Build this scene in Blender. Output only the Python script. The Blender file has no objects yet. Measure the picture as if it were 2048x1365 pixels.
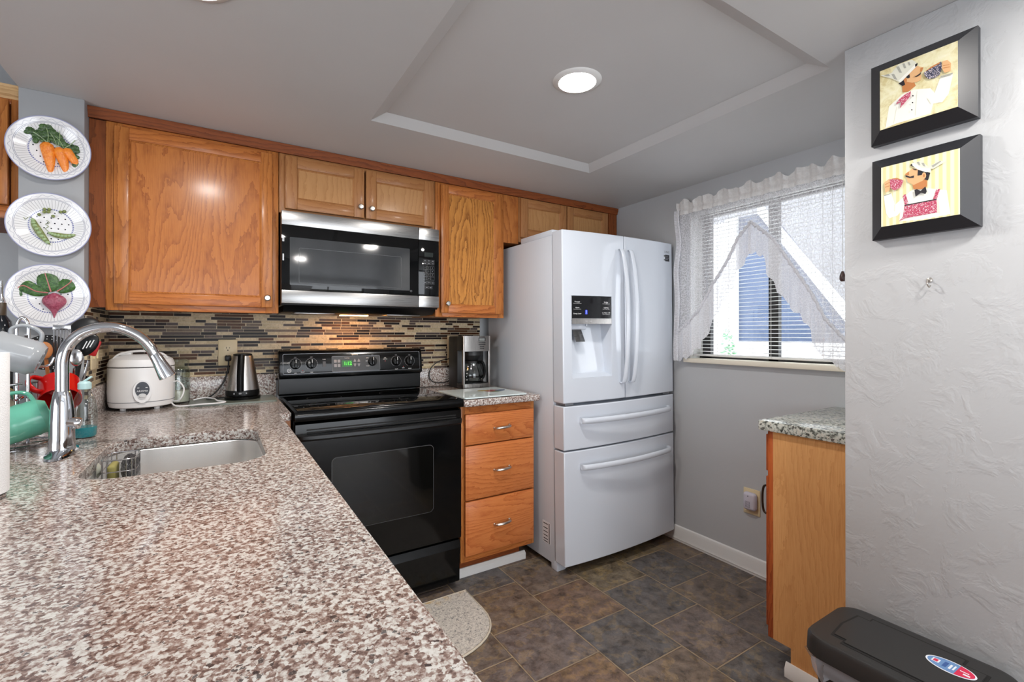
import bpy, bmesh, math, random
from mathutils import Vector, Matrix
random.seed(7)
SC = bpy.context.scene
COL = SC.collection
R = math.radians

# ------------------------------------------------------------------ camera, world, exposure
cam = bpy.data.cameras.new('camera'); camo = bpy.data.objects.new('camera', cam); COL.objects.link(camo)
cam.sensor_fit = 'HORIZONTAL'; cam.sensor_width = 36.0; cam.lens = 933.28 * 36 / 2048
cam.shift_y = -16.43 / 2048; cam.clip_start = 0.02; cam.clip_end = 100
camo.location = (0, 0, 1.2435); camo.rotation_euler = (R(90.105), 0, R(-32.117))
SC.camera = camo
SC.view_settings.view_transform = 'Standard'; SC.view_settings.look = 'None'
SC.view_settings.exposure = 0.9; SC.view_settings.gamma = 1.0
SC.view_settings.use_curve_mapping = False
SC.cycles.use_denoising = True
SC.cycles.max_bounces = 10; SC.cycles.diffuse_bounces = 5; SC.cycles.glossy_bounces = 5
SC.cycles.transmission_bounces = 8; SC.cycles.transparent_max_bounces = 16
SC.cycles.sample_clamp_indirect = 6.0
SC.cycles.caustics_reflective = False; SC.cycles.caustics_refractive = False
W = bpy.data.worlds.new('overcast_sky'); SC.world = W; W.use_nodes = True
bgn = W.node_tree.nodes['Background']
bgn.inputs[0].default_value = (0.95, 0.97, 1.0, 1); bgn.inputs[1].default_value = 4.0
LAMP = 165.0       # radiance of the recessed LED discs

def portal(loc, rot, sx, sy):
    l = bpy.data.lights.new('daylight_portal', 'AREA'); l.shape = 'RECTANGLE'; l.size = sx; l.size_y = sy
    l.cycles.is_portal = True
    o = bpy.data.objects.new('daylight_portal', l); COL.objects.link(o); o.location = loc; o.rotation_euler = rot
portal((2.47, 1.295, 1.53), (0, R(90), 0), .9, .87)
portal((.675, -3.05, 1.05), (R(90), 0, 0), 3.1, 2.0)
portal((-3.25, -.85, .825), (0, R(-90), 0), 1.55, 3.5)

# ------------------------------------------------------------------ constants of the room (metres)
ZC, BW, WX, PX, PY = 2.11, 2.73, 2.343, 1.62, 0.668
CT = 0.922          # top of the granite worktop

# ------------------------------------------------------------------ materials
def lin(c):
    return tuple((x / 255 / 12.92) if x / 255 <= .04045 else ((x / 255 + .055) / 1.055) ** 2.4 for x in c)
class S:
    """small node builder"""
    def __init__(s, name):
        s.m = bpy.data.materials.new(name); s.m.use_nodes = True; s.t = s.m.node_tree; s.t.nodes.clear()
        s.out = s.t.nodes.new('ShaderNodeOutputMaterial')
    def put(s, sock, v):
        if isinstance(v, bpy.types.NodeSocket): s.t.links.new(v, sock)
        elif isinstance(v, (tuple, list)):
            sock.default_value = (*v, 1) if (len(v) == 3 and sock.type == 'RGBA') else v
        else: sock.default_value = v
    def n(s, t, ins=None, **p):
        nd = s.t.nodes.new('ShaderNode' + t)
        for k, v in p.items(): setattr(nd, k, v)
        for k, v in (ins or {}).items(): s.put(nd.inputs[k], v)
        return nd
    def ma(s, op, a, b=0.0, c=None):
        nd = s.n('Math', {0: a, 1: b}, operation=op)
        if c is not None: s.put(nd.inputs[2], c)
        return nd.outputs[0]
    def pos(s): 
        return s.n('NewGeometry').outputs['Position']
    def objc(s): return s.n('TexCoord').outputs['Object']
    def sep(s, v):
        o = s.n('SeparateXYZ', {0: v}).outputs; return o[0], o[1], o[2]
    def comb(s, x, y, z): return s.n('CombineXYZ', {0: x, 1: y, 2: z}).outputs[0]
    def noise(s, v, scale, detail=2, rough=.5, dist=0.0):
        return s.n('TexNoise', {'Vector': v, 'Scale': scale, 'Detail': detail, 'Roughness': rough, 'Distortion': dist}).outputs['Fac']
    def wn(s, v): return s.n('TexWhiteNoise', {'Vector': v}, noise_dimensions='3D').outputs
    def ramp(s, f, stops, mode='LINEAR'):
        nd = s.n('ValToRGB', {0: f}); e = nd.color_ramp; e.interpolation = mode
        while len(e.elements) > 1: e.elements.remove(e.elements[-1])
        e.elements[0].position = stops[0][0]; e.elements[0].color = (*lin(stops[0][1]), 1)
        for p, c in stops[1:]:
            k = e.elements.new(p); k.color = (*lin(c), 1)
        return nd.outputs[0]
    def mix(s, f, a, b, bt='MIX'):
        nd = s.n('Mix', data_type='RGBA', blend_type=bt)
        s.put(nd.inputs[0], f); s.put(nd.inputs[6], a); s.put(nd.inputs[7], b)
        return nd.outputs[2]
    def mr(s, v, a, b, c, d):
        return s.n('MapRange', {0: v, 1: a, 2: b, 3: c, 4: d}).outputs[0]
    def bump(s, h, strength=.2, dist=.002):
        return s.n('Bump', {'Height': h, 'Strength': strength, 'Distance': dist}).outputs[0]
    def bsdf(s, **k):
        names = dict(col='Base Color', rough='Roughness', metal='Metallic', normal='Normal', spec='Specular IOR Level', trans='Transmission Weight',
                     ior='IOR', alpha='Alpha', emit='Emission Color', es='Emission Strength', coat='Coat Weight', crough='Coat Roughness', aniso='Anisotropic')
        b = s.n('BsdfPrincipled', {names[x]: y for x, y in k.items()})
        return b.outputs[0]
    def done(s, sh):
        s.t.links.new(sh, s.out.inputs[0]); return s.m
_pl = {}
def plain(name, c, rough=.5, metal=0.0, **k):
    if name in _pl: return _pl[name]
    s = S(name); _pl[name] = s.done(s.bsdf(col=(*lin(c), 1), rough=rough, metal=metal, **k)); return _pl[name]

def mk_wall(name, c, rough_bump):
    s = S(name); p = s.pos()
    h = s.noise(p, 14, 4, .6, .4); h2 = s.noise(p, 90, 2)
    hh = s.ma('ADD', s.mr(h, .48, .62, 0, 1), s.ma('MULTIPLY', h2, .25))
    col = s.mix(s.noise(p, 2.2, 3), lin(tuple(x - 5 for x in c)), lin(tuple(x + 4 for x in c)))
    return s.done(s.bsdf(col=col, rough=.55, normal=s.bump(hh, rough_bump, .004)))
M_WALL = mk_wall('grey_wall_paint', (188, 190, 192), .06)
M_WALLR = mk_wall('textured_grey_wall_paint', (190, 192, 194), .2)
M_WALLP = mk_wall('grey_wall_paint_dimmed', (158, 159, 161), .06)  # wall grey darkened to offset the excess light falling on the pillar
M_CEIL = mk_wall('ceiling_paint', (202, 202, 202), .05)
M_TRIMW = plain('white_trim_paint', (226, 226, 224), .4)

def mk_floor():
    s = S('slate_tiles'); x, y, z = s.sep(s.pos()); T = .3025
    xx = s.ma('DIVIDE', s.ma('SUBTRACT', x, .957), T); cx = s.ma('FLOOR', xx); fx = s.ma('SUBTRACT', xx, cx)
    par = s.ma('MODULO', s.ma('ADD', cx, 40.0), 2.0)
    off = s.ma('MULTIPLY', par, -.152)
    yy = s.ma('DIVIDE', s.ma('ADD', s.ma('SUBTRACT', y, 1.366), off), T); cy = s.ma('FLOOR', yy); fy = s.ma('SUBTRACT', yy, cy)
    idv = s.comb(cx, cy, 3.7); w = s.wn(idv); rnd = w[0]
    jit = s.n('VectorMath', {0: w[1], 1: (9, 9, 9)}, operation='MULTIPLY').outputs[0]
    pv = s.n('VectorMath', {0: s.pos(), 1: jit}, operation='ADD').outputs[0]
    base = s.ramp(rnd, [(0, (134, 116, 98)), (.16, (124, 112, 101)), (.3, (142, 110, 84)), (.42, (128, 117, 114)), (.55, (140, 126, 94)), (.68, (118, 111, 109)), (.8, (94, 99, 103)), (.88, (134, 114, 98)), (.95, (134, 121, 98))], 'CONSTANT')
    n1 = s.noise(pv, 5, 8, .68, .25); n2 = s.noise(pv, 20, 8, .72, .3)
    nb = s.noise(pv, 5.5, 5, .62, .2)
    blot = s.ramp(nb, [(.42, (128, 112, 98)), (.44, (112, 102, 97)), (.505, (118, 106, 100)), (.515, (152, 128, 92)), (.555, (144, 124, 94)), (.565, (108, 100, 98)), (.62, (124, 110, 98))])
    col = s.mix(.5, base, blot)
    lay = s.ma('ABSOLUTE', s.ma('SUBTRACT', s.ma('FRACT', s.ma('MULTIPLY', n1, 5.0)), .5))
    col = s.mix(s.ma('MULTIPLY', s.mr(lay, .0, .045, 1, 0), .55), col, lin((62, 54, 50)))
    col = s.mix(1.0, col, s.ramp(n2, [(.30, (128, 124, 120)), (.45, (205, 202, 200)), (.62, (255, 255, 255))]), 'MULTIPLY')
    ed = s.ma('MINIMUM', s.ma('MINIMUM', fx, s.ma('SUBTRACT', 1.0, fx)), s.ma('MINIMUM', fy, s.ma('SUBTRACT', 1.0, fy)))
    ed = s.ma('ADD', ed, s.ma('MULTIPLY', s.ma('SUBTRACT', s.noise(s.pos(), 60, 2), .5), .012))
    g = s.mr(ed, .008, .014, 1, 0)
    col = s.mix(g, col, s.mix(s.noise(s.pos(), 9, 2), lin((118, 104, 88)), lin((176, 154, 124))))
    hgt = s.ma('SUBTRACT', s.ma('ADD', s.ma('ADD', s.ma('MULTIPLY', n1, 1.0), s.ma('MULTIPLY', s.ma('FLOOR', s.ma('MULTIPLY', n1, 5.0)), .12)), s.ma('MULTIPLY', n2, .45)), s.ma('MULTIPLY', g, .5))
    return s.done(s.bsdf(col=col, rough=s.mr(n2, .3, .7, .28, .5), normal=s.bump(hgt, .9, .010)))
M_FLOOR = mk_floor()

def mk_mosaic():
    s = S('strip_mosaic_tiles'); x, y, z = s.sep(s.pos()); u = s.ma('ADD', x, s.ma('MULTIPLY', y, 1.0)); H = .0149
    v = s.ma('DIVIDE', z, H); row = s.ma('FLOOR', v); fv = s.ma('SUBTRACT', v, row)
    wr = s.wn(s.comb(row, 1.3, 7.7)); L = s.mr(wr[0], 0, 1, .05, .125)
    uu = s.ma('ADD', s.ma('DIVIDE', u, L), s.ma('MULTIPLY', row, 7.31))
    # uneven lengths: warp the strip coordinate with a slow sine
    uu = s.ma('ADD', uu, s.ma('MULTIPLY', s.ma('SINE', s.ma('MULTIPLY', uu, 1.9)), .32))
    cu = s.ma('FLOOR', uu); fu = s.ma('SUBTRACT', uu, cu)
    w = s.wn(s.comb(cu, row, 2.2))[0]
    col = s.ramp(w, [(0, (208, 190, 154)), (.20, (220, 202, 168)), (.41, (30, 22, 22)), (.58, (96, 84, 80)), (.74, (92, 60, 38)), (.84, (48, 36, 32)), (.93, (124, 108, 92))], 'CONSTANT')
    marb = s.noise(s.pos(), 45, 5, .7, 1.5)
    col = s.mix(1.0, col, s.ramp(marb, [(.3, (205, 200, 196)), (.6, (255, 255, 255))]), 'MULTIPLY')
    gv = s.mr(s.ma('MINIMUM', fv, s.ma('SUBTRACT', 1.0, fv)), .05, .10, 1, 0)
    gu = s.mr(s.ma('MULTIPLY', s.ma('MINIMUM', fu, s.ma('SUBTRACT', 1.0, fu)), L), .0008, .0014, 1, 0)
    g = s.ma('MAXIMUM', gv, gu)
    col = s.mix(g, col, lin((206, 192, 166)))
    return s.done(s.bsdf(col=col, rough=s.mr(g, 0, 1, .30, .8), spec=.13, normal=s.bump(s.ma('SUBTRACT', 1.0, g), .3, .001)))
M_MOSAIC = mk_mosaic()

def mk_granite(name, stops, scale, rough=.12, big=None):
    s = S(name); p = s.pos()
    wv = s.n('TexNoise', {'Vector': p, 'Scale': scale * .9, 'Detail': 2}).outputs['Color']
    pv = s.n('VectorMath', {0: p, 1: s.n('VectorMath', {0: wv, 1: (.010, .010, .010)}, operation='MULTIPLY').outputs[0]}, operation='ADD').outputs[0]
    vr = s.n('TexVoronoi', {'Vector': pv, 'Scale': scale, 'Smoothness': .35}, feature='SMOOTH_F1').outputs['Color']
    r, g, b = s.sep(vr)
    low = s.mr(s.noise(p, scale * .62, 3, .65), .3, .7, 0, 1)
    f = s.ma('ADD', s.ma('MULTIPLY', r, .55), s.ma('MULTIPLY', low, .45))
    if big: f = s.ma('ADD', s.ma('MULTIPLY', f, .55), s.ma('MULTIPLY', s.noise(p, big, 5, .7, 1.0), .45))
    col = s.ramp(f, stops)
    col = s.mix(s.ma('MULTIPLY', s.ma('GREATER_THAN', g, .935), .85), col, lin((58, 52, 52)))
    return s.done(s.bsdf(col=col, rough=rough, spec=.5))
M_GRAN = mk_granite('pink_brown_granite', [(.2, (98, 80, 75)), (.34, (134, 112, 104)), (.45, (155, 137, 129)), (.54, (181, 171, 165)), (.64, (200, 196, 190)), (.8, (213, 211, 207))], 210)
M_GRAN2 = mk_granite('grey_green_granite', [(.30, (70, 70, 66)), (.4, (122, 126, 120)), (.47, (176, 182, 174)), (.56, (206, 208, 200)), (.66, (190, 184, 170)), (.8, (150, 152, 148))], 120, .15, 16)

def oak(name, light, dark, horiz=False, arcs=1.0, rough=.32, fine=1.0, seed=0.0, freq=34.0, con=1.0, coat=.12):
    s = S(name); x, y, z = s.sep(s.pos()); a = s.ma('ADD', x, y)
    ac, al = (z, a) if horiz else (a, z)
    v = s.comb(ac, s.ma('MULTIPLY', al, .16), seed)
    low = s.noise(v, 5.5, 1, .4, .2)
    ring = s.ma('ADD', s.ma('MULTIPLY', low, 16 * arcs), s.ma('MULTIPLY', ac, freq))
    ring = s.ma('ADD', ring, s.ma('MULTIPLY', s.noise(s.comb(ac, s.ma('MULTIPLY', al, .35), seed + 5), 46, 3, .6), 1.3))
    fr = s.ma('FRACT', ring)
    tone = s.ma('POWER', fr, 2.6)
    fib = s.noise(s.comb(s.ma('MULTIPLY', ac, 420), s.ma('MULTIPLY', al, 11), seed), 1.0, 3, .65)
    fibm = s.mr(fib, .38, .68, 0, 1)
    f = s.ma('ADD', s.ma('MULTIPLY', tone, .60 * con), s.ma('MULTIPLY', fibm, .46 * fine))
    mid = tuple((p * .6 + q * .4) for p, q in zip(light, dark)); dk = tuple(q * .80 for q in dark)
    col = s.ramp(f, [(.04, light), (.42, mid), (.80, dark), (1.0, dk)])
    col = s.mix(.25, col, s.ramp(s.noise(s.comb(ac, s.ma('MULTIPLY', al, .2), seed + 9), 3.0, 2), [(.3, light), (.7, mid)]))
    return s.done(s.bsdf(col=col, rough=rough, normal=s.bump(fibm, -.10, .0012), coat=coat, crough=.16, spec=.22))
OK_L, OK_D = (206, 134, 70), (140, 74, 30)
M_OAKV = oak('golden_oak_upright_grain', (188, 120, 62), (130, 70, 30))
M_OAKP = oak('golden_oak_panel', (186, 115, 55), (137, 71, 28), arcs=1.5, seed=3, freq=40, coat=.22)
M_OAKH = oak('golden_oak_level_grain', (190, 117, 60), (133, 68, 30), horiz=True, seed=8)
M_OAKD = oak('dark_oak_trim', (140, 74, 34), (92, 44, 20), horiz=True, seed=4, rough=.55, coat=0.0)
M_OAKS = oak('dark_oak_side', (142, 78, 38), (92, 46, 22), seed=6, rough=.5, coat=0.0)
M_OAKB = oak('drawer_front_oak', (203, 126, 71), (162, 83, 41), horiz=True, arcs=1.2, seed=12)
M_OAKR = oak('red_oak_edge', (186, 98, 52), (128, 56, 28), seed=15)
M_OAKG = oak('amber_oak_end_panel', (224, 170, 112), (188, 128, 74), arcs=1.1, seed=21, rough=.4, con=.5, freq=22)
M_MAPV = oak('tan_maple_upright', (167, 117, 73), (139, 88, 51), arcs=.5, fine=.6, seed=31, rough=.4)
M_MAPH = oak('tan_maple_level', (165, 115, 71), (137, 86, 49), horiz=True, arcs=.5, fine=.6, seed=34, rough=.4)
M_MAPP = oak('tan_maple_panel', (179, 133, 86), (154, 107, 64), arcs=.5, fine=.6, seed=37, rough=.4)
M_OAKY = oak('yellow_oak_panel', (199, 137, 68), (117, 66, 26), arcs=1.1, seed=44, freq=22, con=1.35)

def brushed(name, c, rough, horiz=True):
    s = S(name); x, y, z = s.sep(s.pos()); a = s.ma('ADD', x, y)
    v = s.comb(s.ma('MULTIPLY', a, 6 if horiz else 900), s.ma('MULTIPLY', z, 900 if horiz else 6), 0.0)
    n = s.noise(v, 1.0, 2)
    return s.done(s.bsdf(col=s.mix(n, lin(tuple(q - 14 for q in c)), lin(c)), metal=1.0, rough=s.mr(n, .3, .7, rough - .05, rough + .06), normal=s.bump(n, .04, .0005)))
M_STEEL = brushed('brushed_steel', (164, 163, 162), .3)
M_STEELV = brushed('brushed_steel_upright', (190, 186, 182), .3, False)
M_SINK = plain('sink_steel', (234, 233, 231), .27, .8)
M_CHROME = plain('chrome', (214, 216, 220), .06, 1.0)
M_WIRE = plain('wire_steel', (196, 196, 198), .18, 1.0)
M_NICKEL = plain('brushed_nickel', (200, 194, 186), .28, 1.0)
M_BGLOSS = plain('black_enamel', (8, 9, 10), .12, spec=.28)
M_BSATIN = plain('black_satin', (14, 15, 16), .32, spec=.3)
M_BMATT = plain('black_plastic', (24, 24, 25), .45)
M_BGLASS = plain('black_glass', (6, 7, 8), .04, spec=.4)
M_DGREY = plain('dark_grey', (60, 60, 62), .4)
M_WHITE = plain('appliance_white', (206, 212, 221), .07)
M_WHITEC = plain('cabinet_white_case', (203, 207, 214), .3)
M_WPLAST = plain('white_plastic', (242, 242, 242), .35)
M_CREAM = plain('cream_plastic', (226, 208, 168), .4)
M_PRINT = plain('white_print', (236, 236, 236), .5)
M_GPRINT = plain('grey_print', (130, 132, 136), .5)
M_BLACKGAP = plain('dark_gap', (16, 14, 13), .8)
def emis(name, c, st):
    s = S(name); return s.done(s.n('Emission', {0: (*lin(c), 1), 1: st}).outputs[0])
M_LAMP = emis('led_lamp', (255, 250, 244), LAMP)
M_GREEN = emis('green_display', (90, 255, 70), 1.6)
M_GREENB = plain('green_display_back', (10, 90, 20), .3)
M_BLUE = emis('blue_display', (70, 80, 255), 2.5)
M_HOOD = emis('warm_hood_lamp', (255, 178, 96), 40.0)
def glass(name, c, ior=1.45):
    s = S(name); f = s.ma('ADD', .06, s.ma('MULTIPLY', s.ma('POWER', s.n('LayerWeight', {0: .5}).outputs['Facing'], 4.0), .55))
    t = s.n('BsdfTransparent', {0: (*lin(c), 1)}).outputs[0]; g = s.n('BsdfGlossy', {0: (1, 1, 1, 1), 'Roughness': .02}).outputs[0]
    return s.done(s.n('MixShader', {0: f, 1: t, 2: g}).outputs[0])
M_GLASS = glass('clear_glass', (243, 247, 246))
M_PANE = glass('window_pane', (248, 250, 252))
M_SOAPB = glass('clear_soap_plastic', (238, 243, 242))

# ------------------------------------------------------------------ mesh helpers
class MB:
    def __init__(s): s.bm = bmesh.new()
    def add(s, t, mi=0, M=None):
        for f in t.faces: f.material_index = mi; f.smooth = True
        if M is not None: t.transform(M)
        me = bpy.data.meshes.new('tmp'); t.to_mesh(me); t.free()
        s.bm.from_mesh(me); bpy.data.meshes.remove(me); return s
    def box(s, x0, x1, y0, y1, z0, z1, bev=0, seg=2, mi=0, M=None):
        t = bmesh.new(); bmesh.ops.create_cube(t, size=1)
        t.transform(Matrix.Translation(((x0 + x1) / 2, (y0 + y1) / 2, (z0 + z1) / 2)) @ Matrix.Diagonal((abs(x1 - x0), abs(y1 - y0), abs(z1 - z0), 1)))
        if bev: bmesh.ops.bevel(t, geom=t.edges[:], offset=bev, segments=seg, affect='EDGES', profile=.5)
        return s.add(t, mi, M)
    def lathe(s, prof, c=(0, 0, 0), n=32, mi=0, M=None, sx=1, sy=1):
        t = bmesh.new(); rings = []
        for r, z in prof:
            if r <= 1e-6: rings.append([t.verts.new((0, 0, z))])
            else: rings.append([t.verts.new((r * sx * math.cos(2 * math.pi * k / n), r * sy * math.sin(2 * math.pi * k / n), z)) for k in range(n)])
        for a, b in zip(rings, rings[1:]):
            for k in range(n):
                q = [a[k % len(a)], a[(k + 1) % len(a)], b[(k + 1) % len(b)], b[k % len(b)]]
                u = []
                for v in q:
                    if v not in u: u.append(v)
                if len(u) > 2: t.faces.new(u)
        bmesh.ops.recalc_face_normals(t, faces=t.faces)
        T = Matrix.Translation(c); return s.add(t, mi, T @ M if M is not None else T)
    def cyl(s, p0, p1, r0, r1=None, n=20, mi=0):
        p0, p1 = Vector(p0), Vector(p1); d = p1 - p0; r1 = r0 if r1 is None else r1
        q = d.to_track_quat('Z', 'Y').to_matrix().to_4x4(); L = d.length
        return s.lathe([(0, 0), (r0, 0), (r1, L), (0, L)], p0, n, mi, q)
    def tube(s, pts, r, n=10, closed=False, mi=0, cap=True):
        pts = [Vector(p) for p in pts]; N = len(pts); t = bmesh.new(); rings = []; up = None
        rr = r if isinstance(r, (list, tuple)) else [r] * N
        for i, p in enumerate(pts):
            a = pts[(i - 1) % N] if (closed or i) else p; b = pts[(i + 1) % N] if (closed or i < N - 1) else p
            d = (b - a).normalized()
            if up is None: up = d.orthogonal().normalized()
            up = (up - d * up.dot(d)); up = up.normalized() if up.length > 1e-6 else d.orthogonal().normalized()
            w = d.cross(up)
            rings.append([t.verts.new(p + (up * math.cos(2 * math.pi * k / n) + w * math.sin(2 * math.pi * k / n)) * rr[i]) for k in range(n)])
        for i in range(N if closed else N - 1):
            a, b = rings[i], rings[(i + 1) % N]
            for k in range(n): t.faces.new((a[k], a[(k + 1) % n], b[(k + 1) % n], b[k]))
        if cap and not closed: t.faces.new(rings[0][::-1]); t.faces.new(rings[-1])
        bmesh.ops.recalc_face_normals(t, faces=t.faces)
        return s.add(t, mi)
    def prism(s, poly, fn, d, mi=0, bev=0):
        """poly: 2-D points; fn(u,v,w) -> 3-D; extruded from w=0 to w=d"""
        t = bmesh.new(); a = [t.verts.new(fn(u, v, 0)) for u, v in poly]; b = [t.verts.new(fn(u, v, d)) for u, v in poly]
        N = len(poly); t.faces.new(a); t.faces.new(b[::-1])
        for k in range(N): t.faces.new((a[k], b[k], b[(k + 1) % N], a[(k + 1) % N]))
        bmesh.ops.recalc_face_normals(t, faces=t.faces)
        if bev: bmesh.ops.bevel(t, geom=[e for e in t.edges], offset=bev, segments=2, affect='EDGES')
        return s.add(t, mi)
    def sphere(s, c, rx, ry=None, rz=None, n=20, mi=0, M=None):
        t = bmesh.new(); bmesh.ops.create_uvsphere(t, u_segments=n, v_segments=max(6, n // 2), radius=1)
        T = Matrix.Translation(c) @ (M if M is not None else Matrix()) @ Matrix.Diagonal((rx, ry or rx, rz or rx, 1)); return s.add(t, mi, T)
    def grid(s, fn, nu, nv, mi=0, thick=0):
        t = bmesh.new(); V = [[t.verts.new(fn(i / nu, j / nv)) for j in range(nv + 1)] for i in range(nu + 1)]
        for i in range(nu):
            for j in range(nv): t.faces.new((V[i][j], V[i + 1][j], V[i + 1][j + 1], V[i][j + 1]))
        if thick: bmesh.ops.solidify(t, geom=t.faces[:], thickness=thick)
        return s.add(t, mi)
    def quads(s, faces, mi=0):
        t = bmesh.new(); d = {}
        def v(p):
            k = tuple(round(q, 5) for q in p)
            if k not in d: d[k] = t.verts.new(p)
            return d[k]
        for f in faces: t.faces.new([v(p) for p in f])
        bmesh.ops.recalc_face_normals(t, faces=t.faces); return s.add(t, mi)
    def text(s, body, size, M, mi=0, ext=.0004, ax='CENTER'):
        cu = bpy.data.curves.new('t', 'FONT'); cu.body = body; cu.size = size; cu.extrude = ext; cu.align_x = ax; cu.align_y = 'CENTER'; cu.resolution_u = 2
        o = bpy.data.objects.new('t', cu); COL.objects.link(o); dg = bpy.context.evaluated_depsgraph_get()
        me = bpy.data.meshes.new_from_object(o.evaluated_get(dg)); bpy.data.objects.remove(o); bpy.data.curves.remove(cu)
        t = bmesh.new(); t.from_mesh(me); bpy.data.meshes.remove(me); return s.add(t, mi, M)
ROOTLOC = {}
def obj(name, mb, mats, parent=None, bevel=0, flat=False):
    mats = mats if isinstance(mats, (list, tuple)) else [mats]
    me = bpy.data.meshes.new(name); base = None
    if parent is not None: mb.bm.transform(Matrix.Translation(-ROOTLOC[parent.name]))
    mb.bm.to_mesh(me); mb.bm.free()
    for m in mats: me.materials.append(m)
    try: me.set_sharp_from_angle(angle=R(35))
    except Exception: pass
    o = bpy.data.objects.new(name, me); COL.objects.link(o)
    if parent is not None: o.parent = parent; ROOTLOC[o.name] = ROOTLOC[parent.name]
    else: ROOTLOC[o.name] = Vector((0, 0, 0))
    if bevel:
        b = o.modifiers.new('b', 'BEVEL'); b.width = bevel; b.segments = 3; b.limit_method = 'ANGLE'; b.angle_limit = R(50)
    return o
def tag(o, label, cat, group=None, kind=None):
    o['label'] = label; o['category'] = cat
    if group: o['group'] = group
    if kind: o['kind'] = kind
    return o
def thing(name, label, cat, loc=(0, 0, 0), group=None):
    o = bpy.data.objects.new(name, None); COL.objects.link(o); o.location = loc; o.empty_display_size = .05
    ROOTLOC[o.name] = Vector(loc); return tag(o, label, cat, group)
def struct(name, mb, mats, parent=None, **k):
    o = obj(name, mb, mats, parent, **k)
    if parent is None: o['kind'] = 'structure'
    return o
def face_front(c, s=1): # writing on a surface that faces -y
    return Matrix(((s, 0, 0, c[0]), (0, 0, -s, c[1]), (0, s, 0, c[2]), (0, 0, 0, 1)))
def face_left(c, s=1):  # writing on a surface that faces -x
    return Matrix(((0, 0, -s, c[0]), (-s, 0, 0, c[1]), (0, s, 0, c[2]), (0, 0, 0, 1)))
XZ = lambda y, sgn=1: (lambda u, v, w: (u, y + sgn * w, v))     # polygon in the x-z plane
YZ = lambda x, sgn=1: (lambda u, v, w: (x + sgn * w, u, v))
XY = lambda z, sgn=1: (lambda u, v, w: (u, v, z + sgn * w))
def rrect(x0, x1, y0, y1, r, n=8):
    P = []
    for cx, cy, a in ((x1 - r, y1 - r, 0), (x0 + r, y1 - r, 90), (x0 + r, y0 + r, 180), (x1 - r, y0 + r, 270)):
        for k in range(n + 1):
            t = R(a + 90 * k / n); P.append((cx + r * math.cos(t), cy + r * math.sin(t)))
    return P
def smooth(pts, n=8, closed=False):
    P = [Vector(p) for p in pts]; out = []; N = len(P)
    for i in range(N if closed else N - 1):
        p0 = P[(i - 1) % N] if (closed or i) else P[i]; p1 = P[i]; p2 = P[(i + 1) % N]; p3 = P[(i + 2) % N] if (closed or i + 2 < N) else p2
        for k in range(n):
            t = k / n
            out.append(.5 * ((2 * p1) + (p2 - p0) * t + (2 * p0 - 5 * p1 + 4 * p2 - p3) * t * t + (3 * p1 - p0 - 3 * p2 + p3) * t ** 3))
    if not closed: out.append(P[-1])
    return out
def interp(tab, x):
    tab = sorted(tab)
    if x <= tab[0][0]: return tab[0][1]
    for (a, va), (b, vb) in zip(tab, tab[1:]):
        if x <= b: return va + (vb - va) * (x - a) / (b - a)
    return tab[-1][1]

# ================================================================== STRUCTURE
b = MB().box(-3.2, WX + .14, -3.1, BW + .1, -.08, 0); struct('floor', b, M_FLOOR)
b = MB()                                              # dropped kitchen ceiling around a shallow tray
TX0, TX1, TY0, TY1, TZ = .520, 1.690, .735, 1.908, 2.136
b.box(-.597, TX0, -3.1, BW, ZC, ZC + .12).box(TX1, WX + .1, -3.1, BW, ZC, ZC + .12)
b.box(TX0, TX1, -3.1, TY0, ZC, ZC + .12).box(TX0, TX1, TY1, BW, ZC, ZC + .12).box(TX0 - .02, TX1 + .02, TY0 - .02, TY1 + .02, TZ, TZ + .1)
TI = .050
A_ = [(TX0, TY0), (TX1, TY0), (TX1, TY1), (TX0, TY1)]; B_ = [(TX0 + TI, TY0 + TI), (TX1 - TI, TY0 + TI), (TX1 - TI, TY1 - TI), (TX0 + TI, TY1 - TI)]
for k in range(4):
    a_, c_, p_, q_ = A_[k], A_[(k + 1) % 4], B_[k], B_[(k + 1) % 4]
    b.quads([[(*a_, ZC), (*c_, ZC), (*q_, TZ - .0005), (*p_, TZ - .0005)], [(*p_, TZ - .0005), (*q_, TZ - .0005), (*c_, TZ - .0005), (*a_, TZ - .0005)], [(*a_, ZC), (*c_, ZC), (*c_, TZ - .0005), (*a_, TZ - .0005)]])
b.box(-3.2, -.597, -3.1, BW, 2.44, 2.56).box(-.62, -.597, -3.1, BW, ZC + .12, 2.5)
struct('ceiling', b, M_CEIL)
b = MB().box(-3.2, WX + .14, BW, BW + .1, 0, 2.56); struct('wall_back', b, M_WALL)
WY0, WY1, WZ0, WZ1 = .850, 1.768, 1.098, 1.965        # window opening
b = MB().box(WX, WX + .14, -3.1, WY0, 0, 2.3).box(WX, WX + .14, WY1, BW, 0, 2.3).box(WX, WX + .14, WY0, WY1, 0, WZ0).box(WX, WX + .14, WY0, WY1, WZ1, 2.3)
struct('wall_right', b, M_WALL)
b = MB().box(PX, PX + .11, -.9, PY, 0, ZC, bev=.004); struct('wall_partition', b, M_WALLR)
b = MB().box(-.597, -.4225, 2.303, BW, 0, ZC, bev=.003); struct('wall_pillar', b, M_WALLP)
LY0, LY1, LZ0, LZ1 = -2.6, .9, .05, 1.60
b = MB().box(-3.3, -3.2, -3.1, LY0, 0, 2.56).box(-3.3, -3.2, LY1, BW + .1, 0, 2.56).box(-3.3, -3.2, LY0, LY1, 0, LZ0).box(-3.3, -3.2, LY0, LY1, LZ1, 2.56); struct('wall_left', b, M_WALL)
b = MB().box(-3.28, -3.22, LY0, LY1, LZ0, LZ0 + .05).box(-3.28, -3.22, LY0, LY1, LZ1 - .05, LZ1)
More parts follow.
